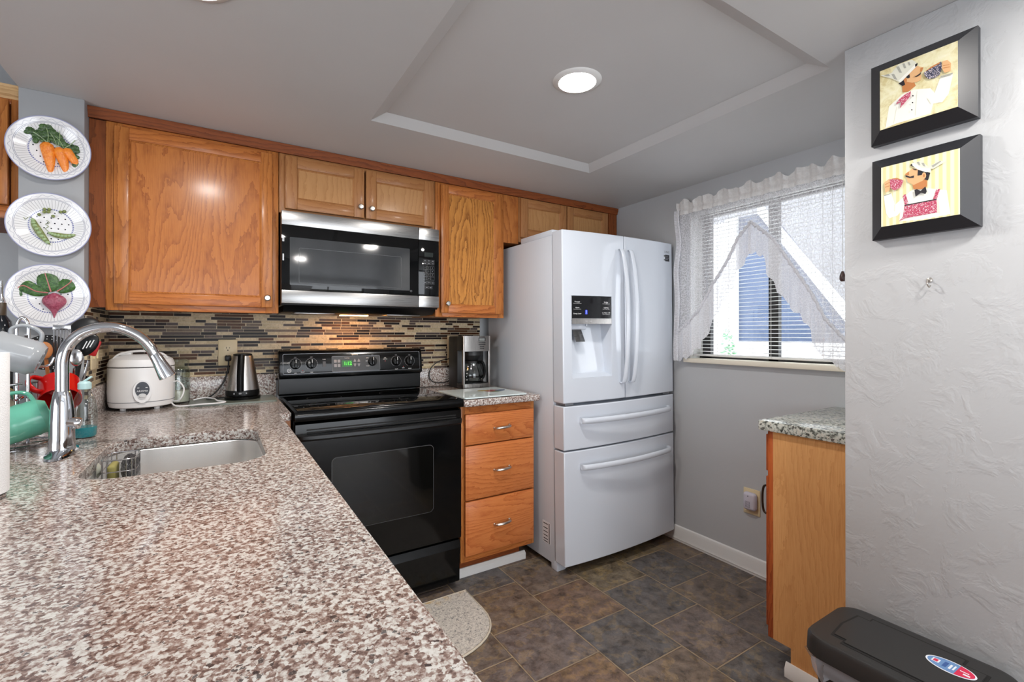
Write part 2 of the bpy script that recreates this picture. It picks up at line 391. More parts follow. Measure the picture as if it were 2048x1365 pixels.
for y0 in (LY0, -1.45, -.3, LY1 - .05): b.box(-3.28, -3.22, y0, y0 + .05, LZ0, LZ1)
w2 = struct('added_light_window', b, M_TRIMW); obj('pane', MB().box(-3.252, -3.248, LY0 + .05, LY1 - .05, LZ0 + .05, LZ1 - .05), M_PANE, w2)  # unseen opening added and sized to bring in fill daylight from the left
DX0, DX1, DZ = -.9, 2.25, 2.05
b = MB().box(-3.2, DX0, -3.1, -3.0, 0, 2.56).box(DX1, WX + .14, -3.1, -3.0, 0, 2.3).box(DX0, DX1, -3.1, -3.0, DZ, 2.56); struct('wall_rear', b, M_WALL)
b = MB()
for x0, x1 in ((DX0, DX0 + .06), (.64, .70), (DX1 - .06, DX1)): b.box(x0, x1, -3.07, -3.02, 0, DZ)
b.box(DX0, DX1, -3.07, -3.02, DZ - .06, DZ).box(DX0, DX1, -3.07, -3.02, 0, .05)
d1 = struct('added_light_door', b, M_TRIMW); obj('pane', MB().box(DX0 + .06, DX1 - .06, -3.05, -3.044, .05, DZ - .06), M_PANE, d1)  # unseen patio door added behind the camera so daylight fills the low surfaces
# backsplash mosaic (back wall and pillar side)
b = MB().box(-.4225, 1.457, BW - .009, BW, 1.0, 1.345).box(-.4225, -.4145, 2.306, BW - .009, 1.0, 1.345); struct('trim_1', b, M_MOSAIC)
# baseboards
def base_prof(w): return [(0, 0), (-.014, 0), (-.014, .012), (-.017, .014), (-.012, .03), (-.012, .07), (-.008, .085), (0, .09)]
b = MB().prism([(WX - .0 + u, v) for u, v in base_prof(0)], lambda u, v, w: (u, .98 + w, v), BW - .98); struct('baseboard_right', b, M_TRIMW)
b = MB().prism([(PX + u * .8, v) for u, v in base_prof(0)], lambda u, v, w: (u, -.9 + w, v), .9 + PY); struct('baseboard_partition', b, M_TRIMW)
# ceiling line along the wall cabinets
b = MB().prism([(2.36, 2.068), (2.352, 2.068), (2.350, 2.080), (2.344, 2.090), (2.343, 2.108), (2.36, 2.1095)], lambda u, v, w: (-.423 + w, u, v), WX - .003 + .423)
struct('trim_2', b, M_OAKD)

# window -----------------------------------------------------------
M_FRAME = plain('dark_bronze_frame', (30, 28, 28), .4)
b = MB(); gx0, gx1 = WX + .085, WX + .115
for y0, y1 in ((WY0, WY0 + .045), (1.300, 1.350), (1.690, 1.742)): b.box(gx0, gx1, y0, y1, WZ0, WZ1)
b.box(gx0, gx1, WY0, WY1, WZ0, WZ0 + .026).box(gx0, gx1, WY0, WY1, WZ1 - .04, WZ1)
w1 = struct('window_1', b, M_FRAME)
obj('jamb_liner', MB().box(WX + .002, WX + .138, WY1 - .006, WY1 - .0005, WZ0, WZ1).box(WX + .002, WX + .138, WY0 + .0005, WY0 + .006, WZ0, WZ1).box(WX + .002, WX + .138, WY0, WY1, WZ1 - .006, WZ1 - .0005).box(gx0 + .002, gx1 - .002, 1.742, WY1 - .006, WZ0, WZ1), M_TRIMW, w1)
obj('pane', MB().box(gx0 + .012, gx0 + .016, WY0 + .045, 1.300, WZ0 + .035, WZ1 - .04), M_PANE, w1)
obj('pane', MB().box(gx0 + .020, gx0 + .024, 1.350, 1.690, WZ0 + .035, WZ1 - .04), M_PANE, w1)
b = MB().box(WX - .035, WX + .085, WY0 + .001, WY1 - .001, WZ0 - .020, WZ0 + .002, bev=.003).box(WX - .035, WX - .0005, WY0 - .05, WY1 + .02, WZ0 - .022, WZ0 + .0018, bev=.004)
obj('window_sill', b, plain('cream_sill_paint', (232, 224, 206), .45), w1)
# blind
bl = thing('window_blind', 'white slatted blind hanging inside the window behind the lace curtain', 'blind', (WX + .03, 1.295, WZ1))
s = S('blind_slat'); d_ = s.n('BsdfDiffuse', {0: (*lin((236, 236, 234)), 1)}).outputs[0]; t_ = s.n('BsdfTranslucent', {0: (*lin((236, 236, 234)), 1)}).outputs[0]
M_SLAT = s.done(s.n('MixShader', {0: .10, 1: d_, 2: t_}).outputs[0])
obj('head_rail', MB().box(WX + .012, WX + .048, WY0 + .01, WY1 - .01, WZ1 - .03, WZ1 - .002, bev=.002), M_SLAT, bl)
b = MB(); z = WZ0 + .045
while z < WZ1 - .04:
    b.quads([[(WX + .018, WY0 + .012, z - .0025), (WX + .030, WY0 + .012, z + .001), (WX + .030, WY1 - .012, z + .001), (WX + .018, WY1 - .012, z - .0025)],
             [(WX + .030, WY0 + .012, z + .001), (WX + .042, WY0 + .012, z - .0005), (WX + .042, WY1 - .012, z - .0005), (WX + .030, WY1 - .012, z + .001)]]); z += .0205
obj('slats', b, M_SLAT, bl)
obj('bottom_rail', MB().box(WX + .018, WX + .042, WY0 + .012, WY1 - .012, WZ0 + .016, WZ0 + .028, bev=.003), M_SLAT, bl)
b = MB()
for y in (1.02, 1.06, 1.30, 1.53, 1.60): b.cyl((WX + .016, y, WZ0 + .02), (WX + .016, y, WZ1 - .03), .0011, n=6)
obj('cord', b, M_SLAT, bl)
obj('cord_tassel', MB().lathe([(0, 1.512), (.004, 1.512), (.011, 1.492), (.012, 1.478), (.007, 1.468), (0, 1.467)], (WX - .075, .9425, 0), 16), plain('brown_tassel', (70, 48, 44), .35), bl)
obj('pull_cord', MB().cyl((WX - .075, .9425, 1.51), (WX - .075, .9425, 1.95), .0011, n=6).cyl((WX - .075, .9425, 1.95), (WX + .02, .9425, 1.955), .0011, n=6), M_SLAT, bl)
# lace curtain
def mk_lace(name, lo, hi, scale, c=(232, 232, 236)):
    s = S(name); p = s.pos(); x, y, z = s.sep(p)
    v = s.comb(s.ma('ADD', y, s.ma('MULTIPLY', x, .3)), z, 0.0)
    vo = s.n('TexVoronoi', {'Vector': v, 'Scale': scale}, feature='DISTANCE_TO_EDGE', voronoi_dimensions='2D').outputs['Distance']
    vo2 = s.n('TexVoronoi', {'Vector': v, 'Scale': scale * .45}, feature='F1', voronoi_dimensions='2D').outputs['Distance']
    line = s.mr(vo, .03, .09, 1, 0)
    ring = s.mr(s.ma('ABSOLUTE', s.ma('SUBTRACT', vo2, .42)), .03, .1, 1, 0)
    patt = s.ma('MAXIMUM', line, ring)
    dens = s.mr(patt, 0, 1, lo, hi)
    d = s.n('BsdfDiffuse', {0: (*lin(c), 1)}).outputs[0]; t = s.n('BsdfTranslucent', {0: (*lin(c), 1)}).outputs[0]
    sh = s.n('MixShader', {0: .16, 1: d, 2: t}).outputs[0]
    tr = s.n('BsdfTransparent').outputs[0]
    return s.done(s.n('MixShader', {0: dens, 1: tr, 2: sh}).outputs[0])
M_SHEER = mk_lace('sheer_lace', .45, .82, 105); M_RUFF = mk_lace('ruffle_lace', .74, .94, 120); M_HEAD = mk_lace('gathered_lace', .9, .97, 60, (236, 234, 232))
cu = thing('lace_curtain', 'white lace swag curtain with ruffled edges gathered over the kitchen window', 'curtain', (2.30, 1.35, 1.95))
seamL = [(1.36, 1.81), (1.428, 1.745), (1.493, 1.626), (1.576, 1.514), (1.661, 1.378), (1.754, 1.292), (1.816, 1.251)]
botL = [(1.361, 1.655), (1.414, 1.60), (1.479, 1.449), (1.573, 1.319), (1.651, 1.18), (1.734, 1.105), (1.816, 1.085)]
seamR = [(1.36, 1.81), (1.247, 1.706), (1.154, 1.556), (1.077, 1.432), (1.015, 1.305), (.949, 1.227), (.86, 1.15)]
botR = [(1.36, 1.655), (1.306, 1.637), (1.247, 1.469), (1.174, 1.38), (1.099, 1.295), (1.046, 1.143), (.951, 1.09), (.86, 1.085)]
def fold(y, amp, k, ph=0): return amp * (math.sin(y * k + ph) + .5 * math.sin(y * k * 2.3 + 1.3 + ph))
def panel(yA, yB, seam, ph):
    def f(u, v):
        y = yA + (yB - yA) * u; zt = 1.955; zb = interp(seam, y) - .005
        return (2.298 + fold(y, .007, 62, ph) * (.4 + .6 * v), y, zt + (zb - zt) * v)
    return MB().grid(f, 80, 16)
obj('swag_panel', panel(1.36, 1.816, seamL, 0), M_SHEER, cu); obj('swag_panel', panel(.86, 1.36, seamR, 1), M_SHEER, cu)
def ruffle(yA, yB, seam, bot, ph):
    def f(u, v):
        y = yA + (yB - yA) * u; zt = interp(seam, y) + .012; zb = interp(bot, y) + .010 * math.sin(y * 150 + ph)
        return (2.288 - .004 * math.sin(v * 3.1) + fold(y, .006, 95, ph) * (.35 + .9 * v), y + .006 * math.sin(y * 120) * v, zt + (zb - zt) * v)
    return MB().grid(f, 120, 10)
obj('ruffle', ruffle(1.36, 1.822, seamL, botL, 0), M_RUFF, cu); obj('ruffle', ruffle(.86, 1.375, seamR, botR, 2), M_RUFF, cu)
def seamtube(seam): 
    return MB().tube([(2.284, y, z + .004 * math.sin(y * 300)) for y, z in [(yy, interp(seam, yy)) for yy in [min(p[0] for p in seam) + (max(p[0] for p in seam) - min(p[0] for p in seam)) * k / 60 for k in range(61)]]], [.0075 + .002 * math.sin(k * 2.1) for k in range(61)], 8)
obj('gathered_seam', seamtube(seamL), M_RUFF, cu); obj('gathered_seam', seamtube(seamR), M_RUFF, cu)
def side(u, v):
    y = 1.785 + .035 * u; z = 1.965 + (1.085 - 1.965) * v
    return (2.284 + fold(y, .006, 210) + .004 * math.sin(z * 22), y + .006 * math.sin(z * 17) + .012 * v, z)
obj('side_ruffle', MB().grid(side, 14, 60), M_RUFF, cu)
def head(u, v):
    y = .86 + .955 * u; z = 1.935 + .075 * v + (.010 * math.sin(y * 47) + .008 * math.sin(y * 83 + 1)) * (v ** 2)
    return (2.283 + fold(y, .007, 88) * (.5 + abs(v - .4)) + (.006 if abs(v - .45) < .1 else 0), y, z)
obj('heading_ruffle', MB().grid(head, 160, 8), M_HEAD, cu)
obj('curtain_rod', MB().cyl((2.297, .86, 1.955), (2.297, 1.812, 1.955), .007, n=10).box(2.297, WX, 1.795, 1.808, 1.945, 1.965), M_WPLAST, cu)
# outdoors
s = S('blue_clapboard'); x, y, z = s.sep(s.pos()); fz = s.ma('FRACT', s.ma('DIVIDE', z, .11))
M_CLAP = s.done(s.bsdf(col=lin((52, 66, 90)), rough=.7, normal=s.bump(s.ma('SUBTRACT', 1.0, fz), .6, .02)))
nh = thing('neighbor_house', 'pale blue clapboard house gable seen through the window blind', 'house', (6.3, 3.2, 0))
obj('wall', MB().prism([(2.25, 0), (3.95, 0), (3.95, 2.9), (3.55, 2.9), (2.25, .98)], lambda u, v, w: (6.3 + w, u, v), .2), M_CLAP, nh)
obj('corner_trim', MB().box(6.24, 6.30, 3.93, 4.10, 0, 2.9), M_TRIMW, nh)
obj('wing', MB().box(6.35, 8.0, 4.10, 6.5, 0, 2.9), plain('white_siding', (236, 238, 240), .6), nh)
obj('rake_board', MB().prism([(3.60, 3.02), (3.60, 2.88), (2.17, .84), (2.10, .93)], lambda u, v, w: (6.2 + w, u, v), .12), M_TRIMW, nh)
fh = thing('sky_dimming_backdrop', 'added pale grey building filling the view behind the blue gable', 'backdrop', (10, 3, 0))  # added block that hides the bright sky so the lace stays visible
M_PALE = plain('backdrop_grey', (140, 141, 144), .7)
obj('wall', MB().box(10, 12, -6, 12, 0, 6.5), M_PALE, fh); obj('backdrop_roof', MB().prism([(9.6, 6.5), (12.4, 6.5), (11, 8)], lambda u, v, w: (u, -6.3 + w, v), 18.6), plain('roof_grey', (96, 94, 94), .8), fh)
tag(obj('fence', MB().box(5.6, 5.66, .5, 3.55, 0, 1.14, bev=.01), M_TRIMW), 'low white fence outside the window in front of the blue house', 'fence')
b = MB()
for k in range(260):
    a, h = random.random() * 6.28, random.random(); r = .17 * (1 - h * .75) * math.sqrt(random.random()) + .01
    p = Vector((5.3 + r * math.cos(a), 3.45 + r * math.sin(a), .1 + 1.22 * h)); e = .02 + .02 * random.random()
    d = Vector((random.uniform(-1, 1), random.uniform(-1, 1), random.uniform(-.3, 1))).normalized() * e; q = d.orthogonal() * .5
    b.quads([[p - d, p + q, p + d, p - q]])
sh = thing('shrub', 'small green shrub outside the window beside the white house corner', 'shrub', (5.3, 3.45, 0))
obj('foliage', b, plain('leaf_green', (96, 140, 104), .6), sh); obj('stem', MB().cyl((5.3, 3.45, 0), (5.3, 3.45, .9), .02, .008), plain('bark', (92, 74, 58), .8), sh)
b = MB().box(WX + .13, 14, -4, 9, -.2, -.02); struct('ground', b, plain('pale_ground', (196, 196, 190), .9))

# recessed lights ---------------------------------------------------
def lamp(x, y, z, label):
    t = thing('ceiling_light', label, 'ceiling light', (x, y, z), 'recessed ceiling lights')
    obj('trim_ring', MB().lathe([(.062, -.006), (.066, -.008), (.082, -.004), (.086, 0), (.062, 0)], (x, y, z), 48), M_TRIMW, t)
    obj('diffuser', MB().lathe([(.0615, -.0040), (0, -.0040)], (x, y, z), 48), M_LAMP, t)
lamp(1.069, 1.271, TZ, 'round recessed light glowing in the shallow ceiling tray above the floor')
lamp(-.055, 1.374, ZC, 'round recessed light above the sink at the upper edge of the view')
lamp(1.27, -.06, ZC, 'round recessed light behind the camera near the picture wall')
lamp(.79, -1.23, ZC, 'round recessed light over the rear room nearer the counter end')
lamp(1.83, -1.27, ZC, 'round recessed light over the rear room past the partition wall end')

# ================================================================== CABINETS
def knob(parent, x, y, z):
    b = MB().lathe([(0, 0), (.006, 0), (.005, .010), (.0125, .014), (.0135, .019), (.010, .023), (0, .024)], (x, y, z), 20, 0, Matrix.Rotation(R(90), 4, 'X'))
    return obj('knob', b, M_NICKEL, parent)
def door(parent, x0, x1, z0, z1, y, st, mv, mh, mp, kn=None, th=.020):
    """framed door with a recessed flat panel; its face is at y"""
    b = MB()
    for a, c in ((x0, x0 + st), (x1 - st, x1)): b.box(a, c, y, y + th, z0, z1, bev=.003, mi=0)
    for a, c in ((z0, z0 + st), (z1 - st, z1)): b.box(x0 + st - .0005, x1 - st + .0005, y + .0006, y + th, a, c, bev=.003, mi=1)
    d = obj('door', b, [mv, mh], parent)
    i = st; k = .006
    b = MB().box(x0 + i - .004, x1 - i + .004, y + .008, y + th - .002, z0 + i - .004, z1 - i + .004)
    obj('panel', b, mp, d)
    b = MB()   # small moulded step around the panel
    P0 = [(x0 + i, z0 + i), (x1 - i, z0 + i), (x1 - i, z1 - i), (x0 + i, z1 - i)]; P1 = [(x0 + i + k, z0 + i + k), (x1 - i - k, z0 + i + k), (x1 - i - k, z1 - i - k), (x0 + i + k, z1 - i - k)]
    b.quads([[(P0[q][0], y + .003, P0[q][1]), (P0[(q + 1) % 4][0], y + .003, P0[(q + 1) % 4][1]), (P1[(q + 1) % 4][0], y + .008, P1[(q + 1) % 4][1]), (P1[q][0], y + .008, P1[q][1])] for q in range(4)])
    obj('panel_bead', b, mv, d)
    if kn: knob(d, kn[0], y, kn[1])
    return d
UF, UD = 2.362, 2.3415        # face-frame plane, door-face plane of the wall cabinets
def frame(parent, x0, x1, z0, z1, fl, fr, fb, ft, mv, mh, y=UF):
    b = MB().box(x0, x0 + fl, y, y + .02, z0, z1, bev=.0015).box(x1 - fr, x1, y, y + .02, z0, z1, bev=.0015)
    b.box(x0 + fl, x1 - fr, y, y + .0199, z0, z0 + fb, bev=.0015, mi=1).box(x0 + fl, x1 - fr, y, y + .0199, z1 - ft, z1, bev=.0015, mi=1)
    return obj('face_frame', b, [mv, mh], parent)
c1 = thing('wall_cabinet', 'tall golden oak wall cabinet with one wide door beside the three plates', 'cabinet', (-.07, 2.5, 1.335))
obj('body', MB().box(-.372, .2285, UF + .02, BW - .012, 1.345, 2.068), M_OAKS, c1)
frame(c1, -.372, .2285, 1.335, 2.068, .05, .05, .045, .03, M_OAKV, M_OAKH)
obj('filler_strip', MB().box(-.4215, -.3725, UF + .006, UF + .022, 1.345, 2.068), M_OAKS, c1)
door(c1, -.345, .203, 1.360, 2.050, UD, .046, M_OAKV, M_OAKH, M_OAKP, (.181, 1.402))
c2 = thing('wall_cabinet', 'low tan wall cabinet with two doors above the microwave', 'cabinet', (.61, 2.5, 1.8))
obj('body', MB().box(.231, .989, UF + .02, BW - .012, 1.80, 2.068), M_OAKS, c2)
frame(c2, .231, .989, 1.797, 2.068, .03, .03, .03, .02, M_MAPV, M_MAPH)
door(c2, .254, .6085, 1.815, 2.055, UD, .050, M_MAPV, M_MAPH, M_MAPP, (.588, 1.866))
door(c2, .6165, .970, 1.815, 2.055, UD, .050, M_MAPV, M_MAPH, M_MAPP, (.643, 1.864))
c3 = thing('wall_cabinet', 'narrow oak wall cabinet with strong yellow grain hanging beside the refrigerator', 'cabinet', (1.21, 2.5, 1.335))
obj('body', MB().box(.9915, 1.424, UF + .02, BW - .012, 1.34, 2.068), M_OAKV, c3)
frame(c3, .9915, 1.424, 1.335, 2.068, .04, .04, .04, .03, M_OAKV, M_OAKH)
door(c3, 1.018, 1.400, 1.357, 2.055, UD, .044, M_OAKV, M_OAKH, M_OAKY, (1.053, 1.408))
obj('filler_panel', MB().box(1.4255, 1.529, UF + .004, BW - .012, 1.785, 2.068), M_OAKV, c3)
c4 = thing('wall_cabinet', 'low tan wall cabinet with two doors over the refrigerator', 'cabinet', (1.92, 2.5, 1.8))
obj('body', MB().box(1.531, 2.31, UF + .02, BW - .012, 1.80, 2.068), M_OAKS, c4)
frame(c4, 1.531, 2.312, 1.797, 2.068, .02, .08, .03, .02, M_MAPV, M_MAPH)
door(c4, 1.536, 1.883, 1.823, 2.060, UD, .050, M_MAPV, M_MAPH, M_MAPP)
door(c4, 1.891, 2.241, 1.823, 2.060, UD, .050, M_MAPV, M_MAPH, M_MAPP)
obj('side_stile', MB().box(2.262, 2.338, UF - .004, UF + .02, 1.80, 2.068), M_OAKS, c4)
c5 = thing('wall_cabinet', 'oak wall cabinet with pale crown moulding behind the plate column, cut by the picture edge', 'cabinet', (-.9, 2.5, 1.66))
obj('body', MB().box(-1.25, -.6, UF + .02, BW - .01, 1.655, 2.085), M_OAKS, c5)
frame(c5, -1.25, -.6, 1.655, 2.085, .03, .03, .045, .02, M_OAKV, M_OAKH)
door(c5, -1.22, -.633, 1.70, 2.073, UD, .05, M_OAKV, M_OAKH, M_OAKP)
b = MB().prism([(UF + .02, 2.082), (UF, 2.082), (UF - .004, 2.09), (UF - .010, 2.093), (UF - .016, 2.104), (UF - .022, 2.107), (UF - .022, 2.126), (UF + .02, 2.126)], lambda u, v, w: (-1.25 + w, u, v), .651)
obj('crown_moulding', b, oak('pale_crown_wood', (214, 178, 132), (176, 134, 88), horiz=True, arcs=.4, seed=50), c5)

# base cabinet with three drawers
cb = thing('drawer_cabinet', 'oak base cabinet with three drawers between the range and the refrigerator', 'cabinet', (1.23, 2.4, 0))
obj('body', MB().box(1.012, 1.450, 2.11, 2.70, .10, .882), M_OAKS, cb)
obj('toe_kick', MB().box(1.012, 1.405, 2.165, 2.20, 0, .10), M_OAKD, cb)
b = MB().box(1.012, 1.037, 2.09, 2.11, .105, .882, bev=.0015).box(1.430, 1.452, 2.09, 2.11, .105, .882, bev=.0015)
for z0, z1 in ((.105, .15), (.40, .425), (.68, .692), (.838, .882)): b.box(1.037, 1.430, 2.0905, 2.11, z0, z1, mi=1)
obj('face_frame', b, [M_OAKV, M_OAKH], cb)
def pull(parent, x, y, z):
    pts = [(x - .045, y, z - .004), (x - .045, y - .010, z - .004), (x - .036, y - .022, z - .002), (x, y - .029, z), (x + .036, y - .022, z + .002), (x + .045, y - .010, z + .004), (x + .045, y, z + .004)]
    P = smooth(pts, 6); n = len(P)
    b = MB().tube(P, [.0035 + .0035 * math.sin(math.pi * k / (n - 1)) ** 2 for k in range(n)], 10)
    for q in (-1, 1): b.sphere((x + q * .045, y - .002, z + q * .004), .007, .004, .006, 12)
    obj('handle', b, M_NICKEL, parent)
for z0, z1, zz in ((.690, .842, .765), (.416, .684, .552), (.140, .408, .275)):
    b = MB().box(1.030, 1.4375, 2.069, 2.0895, z0, z1, bev=.004).box(1.041, 1.4265, 2.0665, 2.072, z0 + .011, z1 - .011, bev=.0022)
    d = obj('drawer', b, M_OAKB, cb); pull(d, 1.236, 2.0665, zz)
b = MB().prism([(0, 0), (0, .042), (.006, .042), (.018, .030), (.018, 0)], lambda u, v, w: (1.012 + w, 2.1645 - u, v), .425); struct('trim_3', b, M_TRIMW)

# granite worktops ---------------------------------------------------
def slab(outer, hole, z0, z1):
    t = bmesh.new(); loops = []
    for P in [outer] + ([hole] if hole else []):
        vs = [t.verts.new((x, y, z1)) for x, y in P]; es = [t.edges.new((vs[k], vs[(k + 1) % len(vs)])) for k in range(len(vs))]; loops.append((vs, es))
    bmesh.ops.triangle_fill(t, use_beauty=True, use_dissolve=False, edges=t.edges[:])
    top = t.faces[:]
    ret = bmesh.ops.extrude_face_region(t, geom=top)
    for v in [g for g in ret['geom'] if isinstance(g, bmesh.types.BMVert)]: v.co.z = z0
    bmesh.ops.recalc_face_normals(t, faces=t.faces)
    sharp = [e for e in t.edges if len(e.link_faces) == 2 and abs(e.verts[0].co.z - z1) < 1e-5 and abs(e.verts[1].co.z - z1) < 1e-5 and (abs(e.link_faces[0].normal.z) < .5) != (abs(e.link_faces[1].normal.z) < .5)]
    bmesh.ops.bevel(t, geom=sharp, offset=.004, segments=2, affect='EDGES')
    return MB().add(t)
SX0, SX1, SY0, SY1 = -.272, .108, 1.352, 1.822
hole = rrect(SX0, SX1, SY0, SY1, .085, 10)
outer = [(-.80, -.35), (.200, -.35), (.208, -.342), (.208, 2.078), (.242, 2.086), (.25, 2.096), (.25, 2.72), (-.412, 2.72), (-.412, 2.2975), (-.80, 2.2975)]
wt = thing('worktop', 'long pink and brown speckled granite worktop of the peninsula around the sink', 'worktop', (-.1, 1.2, .89))
obj('slab', slab(outer, hole, .890, CT), M_GRAN, wt)
b = MB().box(-.413, .2515, BW - .032, BW - .0105, CT + .0005, 1.036, bev=.002).box(-.4135, -.4015, 2.31, BW - .034, CT + .0005, 1.036, bev=.002)
obj('upstand', b, M_GRAN, wt)
wt2 = thing('worktop', 'short speckled granite worktop over the drawers beside the refrigerator', 'worktop', (1.23, 2.38, .885))
b = MB().box(1.008, 1.462, 2.040, 2.715, .8835, CT - .004, bev=.009, seg=3); obj('slab', b, M_GRAN, wt2)
obj('upstand', MB().box(1.006, 1.455, BW - .032, BW - .0105, CT - .003, 1.030, bev=.002), M_GRAN, wt2)
# peninsula base
pb = thing('base_cabinet', 'oak base cabinet hidden under the granite peninsula beside the range', 'cabinet', (-.2, 1, 0))
b = MB().box(.150, .168, -.30, 2.06, .10, .8885).box(-.70, -.68, -.30, 2.28, 0, .8885).box(-.68, .150, -.30, -.28, 0, .8885).box(.09, .105, -.28, 2.06, 0, .10).box(-.68, .150, 2.04, 2.06, 0, .8885).box(.150, .248, 2.10, 2.118, 0, .8885).box(.230, .248, 2.118, 2.70, 0, .8885)
obj('body', b, M_OAKV, pb)
for y0, y1 in ((-.27, .20), (.23, .70), (.73, 1.20), (1.23, 1.62), (1.65, 2.02)):
    obj('door', MB().box(.1685, .186, y0, y1, .13, .86, bev=.004), M_OAKP, pb)

# sink ---------------------------------------------------------------
sk = thing('kitchen_sink', 'stainless steel undermount sink set into the granite worktop', 'sink', (-.08, 1.59, .70))
t = bmesh.new(); lev = []
for dz, ins, r in ((.8885, -.018, .1), (.8885, -.004, .089), (.884, 0, .085), (.79, .004, .083), (.735, .010, .08), (.715, .022, .07), (.706, .045, .05), (.703, .10, .04)):
    P = rrect(SX0 + ins, SX1 - ins, SY0 + ins, SY1 - ins, r, 10); lev.append([t.verts.new((x, y, dz)) for x, y in P])
for A, B in zip(lev, lev[1:]):
    for k in range(len(A)): t.faces.new((A[k], A[(k + 1) % len(A)], B[(k + 1) % len(B)], B[k]))
t.faces.new(lev[-1])
bmesh.ops.recalc_face_normals(t, faces=t.faces); bmesh.ops.solidify(t, geom=t.faces[:], thickness=.0015)
obj('bowl', MB().add(t), M_SINK, sk)
obj('drain', MB().lathe([(.045, .7035), (.043, .7065), (.034, .7055), (.030, .7045), (0, .7045)], (-.08, 1.6, 0), 32), M_CHROME, sk)
# wire caddy with scrubbers
cx0, cx1, cy0, cy1, cz0, cz1 = -.255, -.185, 1.555, 1.66, .845, .918
cd = thing('sink_caddy', 'small chrome wire caddy hanging inside the sink near the faucet', 'sink caddy', (-.22, 1.6, .845))
b = MB(); rr = [(x, y, cz1) for x, y in rrect(cx0, cx1, cy0, cy1, .018, 5)]
b.tube(rr, .0017, 8, True); b.tube([(x, y, cz1 - .03) for x, y, z in rr], .0014, 8, True); b.tube([(x, y, cz0) for x, y, z in rr], .0014, 8, True)
for k in range(0, len(rr), 2): b.cyl(rr[k], (rr[k][0], rr[k][1], cz0), .0012, n=6)
for k in range(5): b.cyl((cx0 + .008 + k * .0135, cy0, cz0), (cx0 + .008 + k * .0135, cy1, cz0), .0012, n=6)
obj('basket', b, M_WIRE, cd)
obj('suction_cup', MB().lathe([(.020, 0), (.014, .004), (.006, .009), (0, .010)], (SX0 + .004, 1.61, .885), 20, 0, Matrix.Rotation(R(90), 4, 'Y')), plain('clear_rubber', (170, 172, 160), .3), cd)
s = S('steel_wool'); nn = s.noise(s.pos(), 420, 3, .7, 2)
M_WOOL = s.done(s.bsdf(col=s.ramp(nn, [(.42, (34, 34, 36)), (.56, (120, 120, 124)), (.66, (240, 240, 244))]), metal=.8, rough=.3, normal=s.bump(nn, 1.0, .006)))
b = MB()
t = bmesh.new(); bmesh.ops.create_icosphere(t, subdivisions=4, radius=1)
for v in t.verts: v.co *= 1 + .16 * random.random()
t.transform(Matrix.Translation((-.203, 1.615, .884)) @ Matrix.Diagonal((.018, .036, .032, 1))); b.add(t)
tag(obj('steel_scrubber', b, M_WOOL), 'shiny steel wool scrubber resting in the wire sink caddy', 'scrubber')
b = MB().box(-.246, -.228, 1.575, 1.64, .849, .900, bev=.007, seg=3)
tag(obj('sponge', b, plain('olive_sponge', (150, 142, 84), .9)), 'worn olive and yellow sponge standing in the wire sink caddy', 'sponge')

# faucet -------------------------------------------------------------
fx, fy = -.356, 1.70
fc = thing('kitchen_faucet', 'chrome gooseneck faucet with pull-down head beside the sink', 'faucet', (fx, fy, CT))
P = [(fx + .030 * math.cos(R(a)), fy + .100 * math.sin(R(a)) ) for a in range(0, 360, 12)]
t = bmesh.new(); A = [t.verts.new((x, y, CT + .0006)) for x, y in P]; B = [t.verts.new((fx + (x - fx) * .96, fy + (y - fy) * .97, CT + .006)) for x, y in P]; C = [t.verts.new((fx + (x - fx) * .62, fy + (y - fy) * .6, CT + .014)) for x, y in P]
for U, V in ((A, B), (B, C)):
    for k in range(len(U)): t.faces.new((U[k], U[(k + 1) % len(U)], V[(k + 1) % len(V)], V[k]))
t.faces.new(C); t.faces.new(A[::-1]); bmesh.ops.recalc_face_normals(t, faces=t.faces); obj('deck_plate', MB().add(t), M_CHROME, fc)
obj('body', MB().lathe([(.0275, CT + .010), (.0275, CT + .022), (.0262, .965), (.0256, 1.01), (.0235, 1.048), (.0195, 1.075), (.0165, 1.088), (.0158, 1.090), (0, 1.090)], (fx, fy, 0), 40), M_CHROME, fc)
pts = [(fx, fy, 1.085), (fx, fy, 1.13), (fx + .001, fy, 1.175), (fx + .012, fy, 1.213), (fx + .040, fy, 1.245), (fx + .080, fy, 1.260), (fx + .120, fy, 1.258), (fx + .160, fy, 1.236), (fx + .186, fy, 1.205), (fx + .198, fy, 1.180)]
obj('neck', MB().tube(smooth(pts, 8), .0142, 20), M_CHROME, fc)
d = Vector((.036, 0, -.075)).normalized(); q = d.to_track_quat('Z', 'Y').to_matrix().to_4x4(); p0 = Vector((fx + .196, fy, 1.186))
obj('spray_head', MB().lathe([(0, 0), (.0135, 0), (.0145, .004), (.0165, .030), (.0215, .066), (.0225, .076), (.020, .078), (0, .076)], p0, 32, 0, q), M_CHROME, fc)
obj('lever', MB().lathe([(0, -.02), (.014, -.02), (.0155, .012), (.0155, .022), (.013, .026), (0, .027)], (fx + .014, fy - .008, 1.005), 28, 0, Matrix.Rotation(R(100), 4, 'Y')), M_CHROME, fc)

